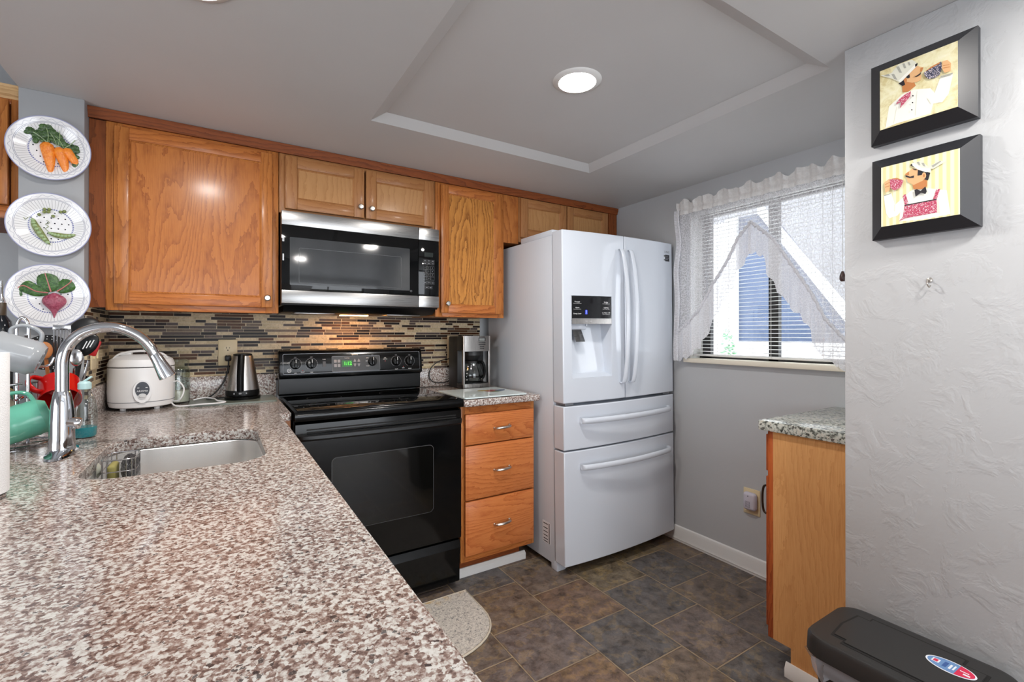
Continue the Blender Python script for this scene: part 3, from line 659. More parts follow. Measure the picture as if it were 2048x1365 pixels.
# dish soap ----------------------------------------------------------
sx, sy = -.352, 1.925
so = thing('soap_bottle', 'clear dish soap bottle with teal liquid behind the faucet', 'soap bottle', (sx, sy, CT))
prof = [(0, CT + .002), (.026, CT + .002), (.030, CT + .008), (.031, CT + .05), (.0305, CT + .085), (.026, CT + .118), (.016, CT + .142), (.0135, CT + .150), (.0135, CT + .156)]
obj('bottle', MB().lathe(prof, (sx, sy, 0), 32), M_SOAPB, so)
obj('liquid', MB().lathe([(0, CT + .0035), (.0245, CT + .0035), (.0285, CT + .009), (.0293, CT + .034), (0, CT + .034)], (sx, sy, 0), 32), plain('teal_soap', (20, 140, 152), .1), so)
obj('cap', MB().lathe([(.015, CT + .150), (.0165, CT + .151), (.0165, CT + .168), (.012, CT + .174), (0, CT + .176)], (sx, sy, 0), 24).box(sx - .008, sx + .022, sy - .007, sy + .007, CT + .172, CT + .178, bev=.002, M=Matrix.Translation((sx, sy, CT + .175)) @ Matrix.Rotation(R(-38), 4, 'Y') @ Matrix.Translation((-sx, -sy, -CT - .175))), plain('pale_aqua_cap', (186, 218, 218), .35), so)

# ================================================================== RANGE
rx0, rx1 = .2585, 1.0035
rg = thing('electric_range', 'black electric range with glass cooktop and green clock under the microwave', 'range', (.63, 2.36, 0))
b = MB().box(rx0, rx1, 2.105, 2.69, .03, .885, bev=.003)
for x in (rx0 + .05, rx1 - .05):
    for y in (2.2, 2.6): b.cyl((x, y, 0), (x, y, .03), .018, n=12)
obj('body', b, M_BGLOSS, rg)
b = MB().prism([(2.046, .888), (2.041, .896), (2.041, .916), (2.047, .9255), (2.585, .9265), (2.585, .888)], lambda u, v, w: (rx0 - .001 + w, u, v), rx1 - rx0 + .002)
ct = obj('cooktop', b, M_BGLOSS, rg)
obj('glass_top', MB().box(rx0 + .012, rx1 - .012, 2.062, 2.575, .9262, .9285, bev=.001), M_BGLASS, ct)
for x, y, r in ((.44, 2.2, .105), (.82, 2.2, .08), (.44, 2.44, .08), (.82, 2.44, .105)):
    obj('burner_ring', MB().lathe([(r, .9287), (r - .0015, .9287)], (x, y, 0), 48), M_DGREY, ct)
b = MB().prism([(2.100, .880), (2.062, .872), (2.060, .80), (2.060, .256), (2.064, .250), (2.104, .250), (2.104, .880)], lambda u, v, w: (rx0 + .003 + w, u, v), rx1 - rx0 - .006)
dr = obj('oven_door', b, M_BGLOSS, rg)
obj('vent_slots', MB().box(rx0 + .045, rx1 - .03, 2.0605, 2.066, .846, .851, M=None).box(rx0 + .045, rx1 - .03, 2.0600, 2.066, .835, .840), M_BLACKGAP, dr)
P = smooth([(rx0 + .004, 2.058, .826), (rx0 + .05, 2.030, .823), (.63, 2.022, .822), (rx1 - .05, 2.030, .823), (rx1 - .004, 2.058, .826)], 8)
b = MB(); t = bmesh.new(); rows = []
for p in P: rows.append([t.verts.new((p.x, p.y + dy, p.z + dz)) for dy, dz in ((.03, .010), (.006, .010), (0, .005), (-.001, -.008), (.004, -.016), (.03, -.018))])
for A, B in zip(rows, rows[1:]):
    for k in range(5): t.faces.new((A[k], A[k + 1], B[k + 1], B[k]))
bmesh.ops.recalc_face_normals(t, faces=t.faces); b.add(t); obj('handle', b, M_BSATIN, dr)
wr = rrect(.400, .857, .405, .722, .022, 6)
obj('window_trim', MB().prism(wr, XZ(2.0592, 1), .002), M_DGREY, dr)
obj('window_glass', MB().prism(rrect(.4025, .8545, .4075, .7195, .020, 6), XZ(2.0583, 1), .002), plain('oven_window', (12, 12, 11), .05), dr)
b = MB().prism([(2.104, .240), (2.070, .238), (2.056, .205), (2.066, .165), (2.068, .045), (2.074, .035), (2.104, .035)], lambda u, v, w: (rx0 + .004 + w, u, v), rx1 - rx0 - .012)
obj('storage_drawer', b, M_BGLOSS, rg)
# backguard
b = MB().prism([(2.690, .9265), (2.630, .9265), (2.6215, .936), (2.6215, 1.020), (2.69, 1.020)], lambda u, v, w: (rx0 - .002 + w, u, v), rx1 - rx0 + .004)
obj('splash_panel', b, M_BSATIN, rg)
gx0, gx1 = .2525, 1.008
prof = [(2.69, 1.012), (2.612, 1.012), (2.594, 1.020), (2.590, 1.030), (2.606, 1.140), (2.614, 1.153), (2.626, 1.158), (2.69, 1.158)]
bg = obj('control_panel', MB().prism(prof, lambda u, v, w: (gx0 + w, u, v), gx1 - gx0), M_BGLOSS, rg, bevel=.007)
tilt = math.atan2(.016, .11)
def FP(x, z, off=0.0, s=1):       # frame on the tilted control face
    y = 2.590 + (z - 1.030) * .016 / .11 - off
    return Matrix.Translation((x, y, z)) @ Matrix.Rotation(-tilt, 4, 'X') @ Matrix(((s, 0, 0, 0), (0, 0, -s, 0), (0, s, 0, 0), (0, 0, 0, 1)))
def plate(b, x0, x1, z0, z1, off, r=.003, mi=0, th=.001):
    P = rrect(x0, x1, z0, z1, r, 4); zc = (z0 + z1) / 2; xc = (x0 + x1) / 2; M = FP(xc, zc, off)
    return b.prism(P, lambda u, v, w: tuple(M @ Vector((u - xc, v - zc, w))), th, mi)
b = MB(); o1 = rrect(.272, .992, 1.037, 1.140, .008, 5); M = FP(.632, 1.0885, .0003)
b.tube([tuple(M @ Vector((u - .632, v - 1.0885, 0))) for u, v in o1], .0011, 6, True); obj('trim_line', b, plain('grey_line', (120, 122, 126), .25, .6), bg)
for x, z in ((.329, 1.087), (.405, 1.087), (.719, 1.090), (.853, 1.088), (.932, 1.087)):
    M = FP(x, z, .0004); b = MB()
    b.lathe([(0, 0), (.025, 0), (.025, .004), (.021, .016), (0, .017)], (0, 0, 0), 32, 0, M)
    b.box(-.006, .006, -.021, .021, .004, .027, bev=.003, mi=0, M=M).box(-.0012, .0012, .004, .021, .0271, .0278, mi=1, M=M)
    k = obj('knob', b, [M_BGLOSS, M_PRINT], bg)
    b = MB()
    for a in range(-150, 151, 12):
        A = R(a); b.box(.028, .0305, -.0012, .0012, 0, .0006, M=M @ Matrix.Rotation(R(90) - A, 4, 'Z'))
    b.text('OFF', .007, M @ Matrix.Translation((0, .035, 0)))
    obj('dial_marks', b, M_GPRINT, k)
b = MB(); plate(b, .505, .760, 1.040, 1.124, .0004, .006); obj('clock_panel', b, plain('charcoal_panel', (44, 46, 48), .2), bg)
b = MB(); M = FP(.6325, 1.082, .0016); b.tube([tuple(M @ Vector((u - .6325, v - 1.082, 0))) for u, v in rrect(.506, .759, 1.041, 1.123, .006, 5)], .0009, 6, True); obj('clock_panel_rim', b, plain('grey_line', (120, 122, 126), .25, .6), bg)
b = MB(); plate(b, .556, .610, 1.066, 1.100, .0018, .002); dp = obj('display', b, M_GREENB, bg)
b = MB().text('1:12', .025, FP(.586, 1.083, .0035)); obj('digits', b, M_GREEN, dp)
b = MB()
for i, x in enumerate((.523, .541)):
    for z in (1.097, 1.074): plate(b, x - .007, x + .007, z - .008, z + .008, .0018, .002)
for x in (.624, .645):
    for z, sg in ((1.099, 1), (1.073, -1)):
        M = FP(x, z, .0016); b.prism([(-.007, -.004 * sg), (0, .009 * sg), (.007, -.004 * sg)], lambda u, v, w: tuple(M @ Vector((u, v, w))), .001); b.prism([(-.007, -.009 * sg), (-.007, -.005 * sg), (.007, -.005 * sg), (.007, -.009 * sg)], lambda u, v, w: tuple(M @ Vector((u, v, w))), .001)
obj('button', b, M_GPRINT, bg)
b = MB().text('Spectra', .011, FP(.625, 1.131, .0006)).text('TrueTemp', .006, FP(.583, 1.112, .0016)).text('BAKE', .0055, FP(.692, 1.110, .0016)).text('BROIL', .0055, FP(.690, 1.093, .0016)).text('CLEAN', .0055, FP(.692, 1.066, .0016))
for x, z, w in ((.467, 1.108, 'OVEN'), (.790, 1.108, 'HOT'), (.790, 1.101, 'SURFACE'), (.363, 1.046, 'FRONT'), (.329, 1.042, 'LEFT'), (.405, 1.044, 'REAR'), (.853, 1.043, 'RIGHT'), (.932, 1.043, 'FRONT'), (.893, 1.048, 'REAR')): b.text(w, .0058, FP(x, z, .0006))
obj('lettering', b, M_PRINT, bg)
b = MB(); plate(b, .460, .474, 1.070, 1.098, .0004, .002, th=.004); obj('rocker_switch', b, M_DGREY, bg)
M = FP(.300, 1.056, .0006); b = MB()
for r in (.0095, .0078): b.tube([tuple(M @ Vector((r * math.cos(R(a)), r * math.sin(R(a)), 0))) for a in range(0, 360, 20)], .0006, 6, True)
b.text('GE', .0095, M); obj('emblem', b, M_PRINT, bg)
for x, z in ((.790, 1.090), (.363, 1.055), (.893, 1.056)):
    b = MB(); plate(b, x - .002, x + .002, z - .002, z + .002, .0004, .0015); obj('indicator_lamp', b, plain('red_indicator', (150, 30, 26), .3), bg)

# ================================================================== MICROWAVE
mw = thing('microwave', 'stainless steel over the range microwave with black glass door', 'microwave', (.61, 2.5, 1.34))
mx0, mx1, sm = .2345, .9865, .872
b = MB().box(mx0, mx1, 2.318, 2.70, 1.372, 1.7945, bev=.003).prism([(2.318, 1.372), (2.70, 1.372), (2.70, 1.352), (2.60, 1.340), (2.36, 1.345)], lambda u, v, w: (mx0 + .012 + w, u, v), mx1 - mx0 - .024)
obj('body', b, M_BSATIN, mw)
b = MB().box(mx0, sm - .001, 2.300, 2.317, 1.440, 1.730, bev=.001); dr = obj('door', b, M_BGLASS, mw)
obj('steel_band', MB().box(mx0, sm - .001, 2.298, 2.317, 1.731, 1.794, bev=.002), M_STEEL, dr)
obj('steel_band', MB().box(mx0, sm - .001, 2.298, 2.317, 1.380, 1.439, bev=.002), M_STEEL, dr)
s = S('microwave_window'); v = s.noise(s.pos(), 9, 3)
M_MWW = s.done(s.bsdf(col=s.mix(v, lin((36, 38, 40)), lin((58, 60, 62))), rough=.06))
obj('window', MB().prism(rrect(.268, .826, 1.463, 1.678, .004, 4), XZ(2.2994, 1), .001), M_MWW, dr)
b = MB(); b.tube([(u, 2.2992, v) for u, v in rrect(.306, .780, 1.474, 1.632, .004, 4)], .0008, 6, True); obj('window_line', b, plain('faint_grey_line', (96, 98, 100), .3), dr)
b = MB().tube([(.833 + .005 * math.cos(R(a)), 2.2996, 1.462 + .005 * math.sin(R(a))) for a in range(0, 360, 30)], .0007, 6, True).text('GE', .005, face_front((.833, 2.2998, 1.462)))
obj('emblem', b, M_GPRINT, dr)
obj('hinge_latch', MB().box(mx0 + .004, mx0 + .010, 2.2985, 2.300, 1.57, 1.60).box(mx0 + .003, mx0 + .011, 2.2985, 2.300, 1.655, 1.67), M_STEEL, dr)
b = MB().box(sm + .001, mx1, 2.300, 2.317, 1.440, 1.730, bev=.001); cp = obj('control_panel', b, M_BGLASS, mw)
obj('steel_band', MB().box(sm + .001, mx1, 2.298, 2.317, 1.731, 1.794, bev=.002), M_STEEL, cp)
obj('steel_band', MB().box(sm + .001, mx1, 2.298, 2.317, 1.380, 1.439, bev=.002), M_STEEL, cp)
obj('display', MB().prism(rrect(.905, .953, 1.645, 1.668, .002, 3), XZ(2.2994, 1), .001), plain('dim_display', (26, 34, 32), .2), cp)
b = MB()
def key(x0, x1, z0, z1): b.tube([(u, 2.2996, v) for u, v in ((x0, z0), (x1, z0), (x1, z1), (x0, z1))], .0005, 4, True)
for k in range(3):
    for j in range(2): key(.899 + k * .021, .918 + k * .021, 1.619 - j * .014, 1.630 - j * .014); b.box(.903 + k * .021, .914 + k * .021, 2.2994, 2.2999, 1.623 - j * .014, 1.626 - j * .014)
    for j in range(4): key(.899 + k * .021, .918 + k * .021, 1.580 - j * .0185, 1.596 - j * .0185)
    key(.899 + k * .021, .918 + k * .021, 1.503, 1.516); b.box(.903 + k * .021, .914 + k * .021, 2.2994, 2.2999, 1.508, 1.511)
for k in range(2): key(.908 + k * .021, .928 + k * .021, 1.479, 1.491); b.box(.913 + k * .021, .923 + k * .021, 2.2994, 2.2999, 1.4835, 1.4865)
for i, w in enumerate(('1', '2', '3', '4', '5', '6', '7', '8', '9', '', '0', '')):
    if w: b.text(w, .010, face_front((.9085 + (i % 3) * .021, 2.2996, 1.588 - (i // 3) * .0185)))
obj('keypad', b, M_GPRINT, cp)
obj('underside_lamp', MB().box(.54, .68, 2.54, 2.58, 1.3385, 1.3415, M=None), M_HOOD, mw)
obj('grease_filter', MB().box(.30, .48, 2.40, 2.56, 1.3385, 1.343, bev=.001).box(.74, .92, 2.40, 2.56, 1.3385, 1.343, bev=.001), M_STEEL, mw)

# ================================================================== REFRIGERATOR
fx0, fx1 = 1.488, 2.324
fr = thing('refrigerator', 'white four door refrigerator with water dispenser in its upper door', 'refrigerator', (1.906, 2.2, 0))
obj('case', MB().box(fx0 + .004, fx1 - .004, 1.955, 2.64, .035, 1.765, bev=.006), M_WHITEC, fr)
b = MB()
for x in (fx0 + .035, fx1 - .035): b.box(x - .03, x + .03, 1.935, 1.99, .004, .055, bev=.006)
for x in (fx0 + .06, fx1 - .06): b.cyl((x, 2.58, 0), (x, 2.58, .04), .02, n=12)
obj('foot', b, M_WHITE, fr)
obj('base_grille', MB().box(fx0 + .07, fx1 - .07, 1.965, 1.985, .02, .06), M_BLACKGAP, fr)
def FY(x): return 1.838 + .024 * ((x - 1.906) / .418) ** 2          # bowed door front
YB = 1.945
def bow_door(name, x0, x1, z0, z1, hole=None, parent=fr):
    xs = [x0 + (x1 - x0) * k / 10 for k in range(11)]; zs = [z0, z1]
    if hole:
        hx0, hx1, hz0, hz1 = hole; xs = sorted(set([x for x in xs if not (abs(x - hx0) < .012 or abs(x - hx1) < .012)] + [hx0, hx1])); zs = [z0, hz0, hz1, z1]
    F = []; f = lambda x, z: (x, FY(x), z); k = lambda x, z: (x, YB, z)
    for a, c in zip(xs, xs[1:]):
        for p, q in zip(zs, zs[1:]):
            if hole and a >= hx0 - 1e-6 and c <= hx1 + 1e-6 and p >= hz0 - 1e-6 and q <= hz1 + 1e-6: continue
            F.append([f(a, p), f(c, p), f(c, q), f(a, q)])
        F.append([f(a, z0), k(a, z0), k(c, z0), f(c, z0)]); F.append([f(a, z1), f(c, z1), k(c, z1), k(a, z1)])
    for x in (xs[0], xs[-1]):
        for p, q in zip(zs, zs[1:]): F.append([f(x, p), f(x, q), k(x, q), k(x, p)])
    F.append([k(x, z0) for x in xs] + [k(x, z) for x, z in [(xs[-1], z) for z in zs[1:]]] + [k(x, z1) for x in xs[-2::-1]] + [k(xs[0], z) for z in zs[-2:0:-1]])
    b = MB().quads(F)
    return obj(name, b, M_WHITE, parent, bevel=.005)
hx0, hx1, hz0, hz1 = 1.541, 1.803, 1.018, 1.444
dl = bow_door('door', fx0, 1.8985, .892, 1.778, (hx0, hx1, hz0, hz1))
dR = bow_door('door', 1.9045, fx1, .892, 1.778)
d1 = bow_door('drawer', fx0, fx1, .652, .876); d2 = bow_door('drawer', fx0, fx1, .058, .644)
b = MB(); yb = 1.925        # dispenser recess
def ring(ins_z0, y): return [(hx0, y, hz0 + ins_z0), (hx1, y, hz0 + ins_z0), (hx1, y, 1.300), (hx0, y, 1.300)]
A = [(hx0, FY(hx0), hz0), (hx1, FY(hx1), hz0), (hx1, FY(hx1), 1.322), (hx0, FY(hx0), 1.322)]
B = [(hx0 + .004, yb - .03, hz0 + .02), (hx1 - .004, yb - .03, hz0 + .02), (hx1 - .004, yb, 1.316), (hx0 + .004, yb, 1.316)]
b.quads([[A[k], A[(k + 1) % 4], B[(k + 1) % 4], B[k]] for k in range(4)] + [B])
b.box(hx0, hx1, FY(hx0) + .004, yb, 1.318, 1.444)
dsp = obj('dispenser', b, M_WHITE, dl)
ym = lambda x: FY(x)
b = MB().quads([[(hx0 + .0015, FY(hx0) - .001, 1.327), (hx1 - .0015, FY(hx1) - .001, 1.327), (hx1 - .0015, FY(hx1) - .001, 1.442), (hx0 + .0015, FY(hx0) - .001, 1.442)],
                [(hx0 + .0015, FY(hx0) - .001, 1.442), (hx1 - .0015, FY(hx1) - .001, 1.442), (hx1 - .0015, FY(hx1) + .01, 1.442), (hx0 + .0015, FY(hx0) + .01, 1.442)]])
obj('display_panel', b, plain('dark_glass_panel', (22, 23, 26), .06), dsp)
obj('steel_strip', MB().quads([[(hx0 + .0015, FY(hx0) - .002, 1.298), (hx1 - .0015, FY(hx1) - .002, 1.298), (hx1 - .0015, FY(hx1) - .002, 1.326), (hx0 + .0015, FY(hx0) - .002, 1.326)],
               [(hx0 + .0015, FY(hx0) - .002, 1.298), (hx1 - .0015, FY(hx1) - .002, 1.298), (hx1 - .0015, yb, 1.303), (hx0 + .0015, yb, 1.303)]]), M_STEELV, dsp)
obj('paddle', MB().grid(lambda u, v: (hx0 + .032 + .062 * u + .006 * v, 1.872 + .010 * math.cos((u - .5) * 2.4) * -1 + .035 * (1 - v), 1.290 - .085 * v), 10, 6, thick=.002), M_STEEL, dsp)
obj('nozzle', MB().cyl((1.655, 1.872, 1.302), (1.655, 1.872, 1.286), .005, n=12).box(hx0 + .01, hx0 + .12, 1.878, 1.922, 1.268, 1.302, bev=.006), M_WHITE, dsp)
pl = FY(1.67) ; b = MB(); tl = math.atan2(FY(hx1) - FY(hx0), hx1 - hx0)
for x, z, w, sz in ((1.577, 1.412, 'Freezer', .011), (1.577, 1.404, '3 sec. for power freeze', .0055), (1.577, 1.382, 'Alarm', .010), (1.577, 1.374, '3 sec. for door alarm', .0055), (1.577, 1.351, 'Energy Saver', .0095),
                    (1.765, 1.412, 'Fridge', .011), (1.765, 1.404, '3 sec. for power cool', .0055), (1.765, 1.384, 'Lighting', .010), (1.765, 1.376, '3 sec. for filter reset', .0055), (1.765, 1.356, 'Ice Maker Off', .0095), (1.765, 1.348, '3 sec. for control lock', .0055)):
    yy = FY(hx0) + (FY(hx1) - FY(hx0)) * (x - hx0) / (hx1 - hx0) - .0014
    b.text(w, sz, Matrix.Translation((x, yy, z)) @ Matrix.Rotation(tl, 4, 'Z') @ face_front((0, 0, 0)), ext=.0001)
yy = FY(hx0) + (FY(hx1) - FY(hx0)) * .5 - .0026
for x, w in ((1.632, 'Water'), (1.660, 'Cubed'), (1.690, 'Crushed')): b.text(w, .006, Matrix.Translation((x, yy + .0004, 1.312)) @ Matrix.Rotation(tl, 4, 'Z') @ face_front((0, 0, 0)), ext=.0001)
obj('lettering', b, M_PRINT, dsp)
obj('display_icon', MB().box(1.628, 1.637, FY(1.62) - .003, FY(1.62) - .0012, 1.354, 1.369).box(1.627, 1.638, FY(1.62) - .003, FY(1.62) - .0012, 1.349, 1.352), M_BLUE, dsp)
def vhandle(par, x, lean):
    P = smooth([(x, FY(x) + .002, .982), (x + lean * .2, FY(x) - .026, .988), (x + lean * .6, FY(x) - .048, 1.12), (x + lean, FY(x) - .058, 1.335), (x + lean * .6, FY(x) - .048, 1.55), (x + lean * .2, FY(x) - .022, 1.688), (x, FY(x) + .002, 1.700)], 8)
    t = bmesh.new(); rows = []
    for p in P: rows.append([t.verts.new((p.x + .0135 * math.cos(R(a)), p.y + .010 * math.sin(R(a)), p.z)) for a in range(0, 360, 30)])
    for A, B in zip(rows, rows[1:]):
        for k in range(12): t.faces.new((A[k], A[(k + 1) % 12], B[(k + 1) % 12], B[k]))
    t.faces.new(rows[0]); t.faces.new(rows[-1]); bmesh.ops.recalc_face_normals(t, faces=t.faces)
    obj('handle', MB().add(t), M_WHITE, par)
vhandle(dl, 1.868, .0); vhandle(dR, 1.936, .0)
def hhandle(par, z):
    P = smooth([(1.585, FY(1.585) + .002, z), (1.592, FY(1.59) - .030, z), (1.70, FY(1.70) - .044, z), (1.915, FY(1.915) - .052, z), (2.13, FY(2.13) - .044, z), (2.245, FY(2.245) - .030, z), (2.252, FY(2.252) + .002, z)], 8)
    t = bmesh.new(); rows = []
    for p in P: rows.append([t.verts.new((p.x, p.y + .010 * math.sin(R(a)), p.z + .015 * math.cos(R(a)))) for a in range(0, 360, 30)])
    for A, B in zip(rows, rows[1:]):
        for k in range(12): t.faces.new((A[k], A[(k + 1) % 12], B[(k + 1) % 12], B[k]))
    t.faces.new(rows[0]); t.faces.new(rows[-1]); bmesh.ops.recalc_face_normals(t, faces=t.faces)
    obj('handle', MB().add(t), M_WHITE, par)
hhandle(d1, .800); hhandle(d2, .562)
M = Matrix.Translation((2.262, FY(2.262) - .0006, 0)) @ Matrix.Rotation(.045, 4, 'Z')
b = MB().text('SAMSUNG', .019, M @ face_front((-.012, 0, 1.722)), ext=.0002); obj('brand_lettering', b, plain('grey_letters', (150, 152, 158), .4), dR)
b = MB().box(-.008, .030, -.0004, .0004, 1.668, 1.706, M=M).box(-.0285, -.010, -.0004, .0004, 1.694, 1.703, mi=1, M=M).box(-.0285, -.010, -.0004, .0004, 1.672, 1.679, mi=1, M=M)
b.box(-.003, .020, -.0008, 0, 1.694, 1.697, mi=2, M=M).box(-.003, .024, -.0008, 0, 1.686, 1.689, mi=2, M=M).box(-.003, .016, -.0008, 0, 1.678, 1.681, mi=2, M=M)
obj('energy_label', b, [plain('label_black', (38, 38, 42), .4), plain('label_dark', (70, 68, 60), .4), M_GPRINT], dR)
b = MB().box(fx0 + .0032, fx0 + .0046, 1.992, 2.060, .125, .240)
b2 = MB()
for z in (.228, .205, .185, .165, .147, .133): b2.box(fx0 + .0026, fx0 + .0034, 2.012, 2.050, z - .002, z + .002)
b2.box(fx0 + .0026, fx0 + .0034, 1.996, 2.002, .128, .236)
lb = obj('side_label', b, plain('label_paper', (226, 226, 228), .5), fr); obj('label_print', b2, plain('label_black', (38, 38, 42), .4), lb)
obj('hinge_cover', MB().box(fx0 + .012, fx0 + .11, 1.96, 2.26, 1.7655, 1.797, bev=.005), M_WHITE, fr); obj('hinge_cover', MB().box(fx1 - .11, fx1 - .012, 1.96, 2.26, 1.7655, 1.797, bev=.005), M_WHITE, fr)
obj('hinge', MB().box(fx0 + .02, fx0 + .075, 1.875, 1.945, .879, .8895), M_GPRINT, fr); obj('hinge', MB().box(fx1 - .075, fx1 - .02, 1.875, 1.945, .879, .8895), M_GPRINT, fr)
fr.rotation_euler = (0, R(-.72), 0)
tag(obj('tray', MB().box(1.98, 2.20, 2.02, 2.20, 1.775, 1.818, bev=.006), M_BMATT), 'dark tray lying flat on top of the refrigerator', 'tray')

# ================================================================== COUNTER-TOP APPLIANCES
# coffee maker
kx0, kx1, ky0, ky1 = 1.196, 1.374, 2.425, 2.64
cm = thing('coffee_maker', 'black and steel drip coffee maker with glass carafe beside the refrigerator', 'coffee maker', (1.285, 2.53, CT))
b = MB().box(kx0, kx1, ky0 + .09, ky1, CT, 1.228, bev=.008).box(kx0, kx1, ky0 + .012, ky0 + .10, CT, .952, bev=.005).box(kx0, kx1, ky0 + .012, ky0 + .10, 1.142, 1.228, bev=.005)
obj('body', b, M_BMATT, cm)
def bowf(x): return ky0 + .010 * ((x - 1.285) / .09) ** 2
b = MB()
for z0, z1 in ((1.140, 1.230), (.926, .950)): b.grid(lambda u, v, z0=z0, z1=z1: (kx0 + (kx1 - kx0) * u, bowf(kx0 + (kx1 - kx0) * u), z0 + (z1 - z0) * v), 16, 1, thick=.012)
b.box(kx0, kx0 + .010, ky0 + .008, ky0 + .03, .926, 1.230, bev=.002).box(kx1 - .012, kx1, ky0 + .008, ky0 + .03, .926, 1.230, bev=.002)
obj('steel_front', b, M_STEELV, cm)
b = MB().box(1.290, 1.336, ky0 - .002, ky0 + .004, 1.199, 1.219, bev=.001); sc = obj('display', b, plain('lcd_frame', (28, 28, 30), .2), cm)
obj('screen', MB().box(1.294, 1.330, ky0 - .003, ky0 - .0018, 1.202, 1.216), plain('lcd_grey', (120, 124, 122), .3), sc)
b = MB()
for z, w in ((1.190, .023), (1.179, .023), (1.168, .014), (1.157, .014)): b.box(1.313 - w, 1.313 + w, ky0 - .002, ky0 + .004, z - .0026, z + .0026, bev=.0008)
obj('button', b, M_BMATT, cm)
obj('lettering', MB().text('MR. COFFEE', .008, face_front((1.313, ky0 - .0005, 1.224))), M_BMATT, cm)
obj('brew_basket', MB().lathe([(0, 1.14), (.062, 1.14), (.062, 1.115), (.04, 1.085), (0, 1.085)], (1.285, ky0 + .075, 0), 28), M_BMATT, cm)
cy = ky0 + .066
crf = obj('carafe', MB().lathe([(0, .956), (.048, .956), (.058, .965), (.062, .99), (.058, 1.02), (.046, 1.052), (.040, 1.066), (.042, 1.074), (.040, 1.074), (.038, 1.066), (.044, 1.050), (.056, 1.02), (.060, .99), (.056, .967), (0, .959)], (1.285, cy, 0), 36), M_GLASS, cm)
obj('lid', MB().lathe([(.043, 1.068), (.044, 1.080), (.03, 1.084), (0, 1.084)], (1.285, cy, 0), 28), M_BMATT, crf)
obj('handle', MB().tube(smooth([(1.30, cy - .040, 1.074), (1.318, cy - .066, 1.072), (1.326, cy - .074, 1.03), (1.320, cy - .070, .99), (1.308, cy - .056, .975)], 6), [.009] * 25, 10).lathe([(.0625, .995), (.0625, .985)], (1.285, cy, 0), 36), M_BGLOSS, crf)
obj('hot_plate', MB().lathe([(0, .956), (.066, .956), (.066, .950), (0, .950)], (1.285, cy, 0), 32), M_BSATIN, cm)
b = MB()
for k, z in enumerate((1.05, 1.03, 1.01, .99, .972)):
    r = interp([(.965, .0585), (.99, .0625), (1.02, .0585), (1.052, .0465)], z); b.box(1.285 - r * .88 - .004, 1.285 - r * .88 + .004, cy - r * .5 - .001, cy - r * .5, z - .0015, z + .0015)
obj('level_mark', b, M_PRINT, crf)
P = smooth([(1.225, 2.636, .96), (1.19, 2.69, .94), (1.12, 2.68, .945), (1.09, 2.685, .975), (1.10, 2.69, 1.03), (1.15, 2.69, 1.07), (1.225, 2.70, 1.085)], 8)
obj('power_cord', MB().tube(P, .0032, 8), M_BMATT, cm)
# kettle
ex, ey = .097, 2.605; KB = .931
kt = thing('electric_kettle', 'brushed steel electric kettle with black base and handle on the glass board', 'kettle', (ex, ey, KB))
obj('power_base', MB().lathe([(0, KB), (.076, KB), (.077, KB + .012), (.070, KB + .018), (0, KB + .018)], (ex, ey, 0), 40), M_BGLOSS, kt)
obj('base_band', MB().lathe([(0, KB + .0185), (.0715, KB + .0185), (.0725, KB + .030), (.0715, KB + .044), (0, KB + .044)], (ex, ey, 0), 40), M_BSATIN, kt)
obj('body', MB().lathe([(.071, KB + .044), (.071, KB + .046), (.043, KB + .206), (.040, KB + .208), (0, KB + .208)], (ex, ey, 0), 48), M_STEELV, kt)
obj('lid', MB().lathe([(.0405, KB + .208), (.040, KB + .214), (.03, KB + .217), (0, KB + .218)], (ex, ey, 0), 32), M_BSATIN, kt)
hd = Vector((-.18, -1, 0)).normalized(); hs = Vector((-hd.y, hd.x, 0))
def kh(u, v):
    z = KB + .040 + .172 * v; r = .074 - (.074 - .044) * v + .010 * math.sin(v * math.pi) + .005
    p = Vector((ex, ey, z)) + hd * r + hs * (u - .5) * .030 - hd * ((u - .5) ** 2) * .04; return tuple(p)
obj('handle', MB().grid(kh, 8, 16, thick=.014), M_BSATIN, kt)
b = MB(); 
for q, w in ((-.025, .003), (0, .006), (.025, .003)):
    p = Vector((ex, ey, KB + .031)) + hd * .0725 + hs * q; b.box(p.x - w, p.x + w, p.y - .004, p.y + .003, p.z - .004, p.z + .004, bev=.001)
obj('button', b, M_GPRINT, kt)
P = smooth([(ex - .072, ey + .01, KB + .008), (ex - .11, ey + .02, KB + .006), (-.02, 2.64, KB + .004), (-.05, 2.63, KB + .006), (-.02, 2.655, .955), (.015, 2.68, 1.00), (.036, 2.70, 1.06), (.040, 2.70, 1.10), (.038, 2.705, 1.118)], 8)
obj('power_cord', MB().tube(P, .0036, 8), M_BMATT, kt)
obj('plug', MB().box(.024, .052, 2.684, 2.716, 1.108, 1.136, bev=.006), M_BMATT, kt)
tag(obj('glass_board', MB().prism(rrect(-.115, .235, 2.465, 2.695, .015, 4), XY(CT + .0005), .0075), plain('grey_green_glass', (112, 120, 110), .3)), 'grey green glass cutting board under the electric kettle', 'cutting board')
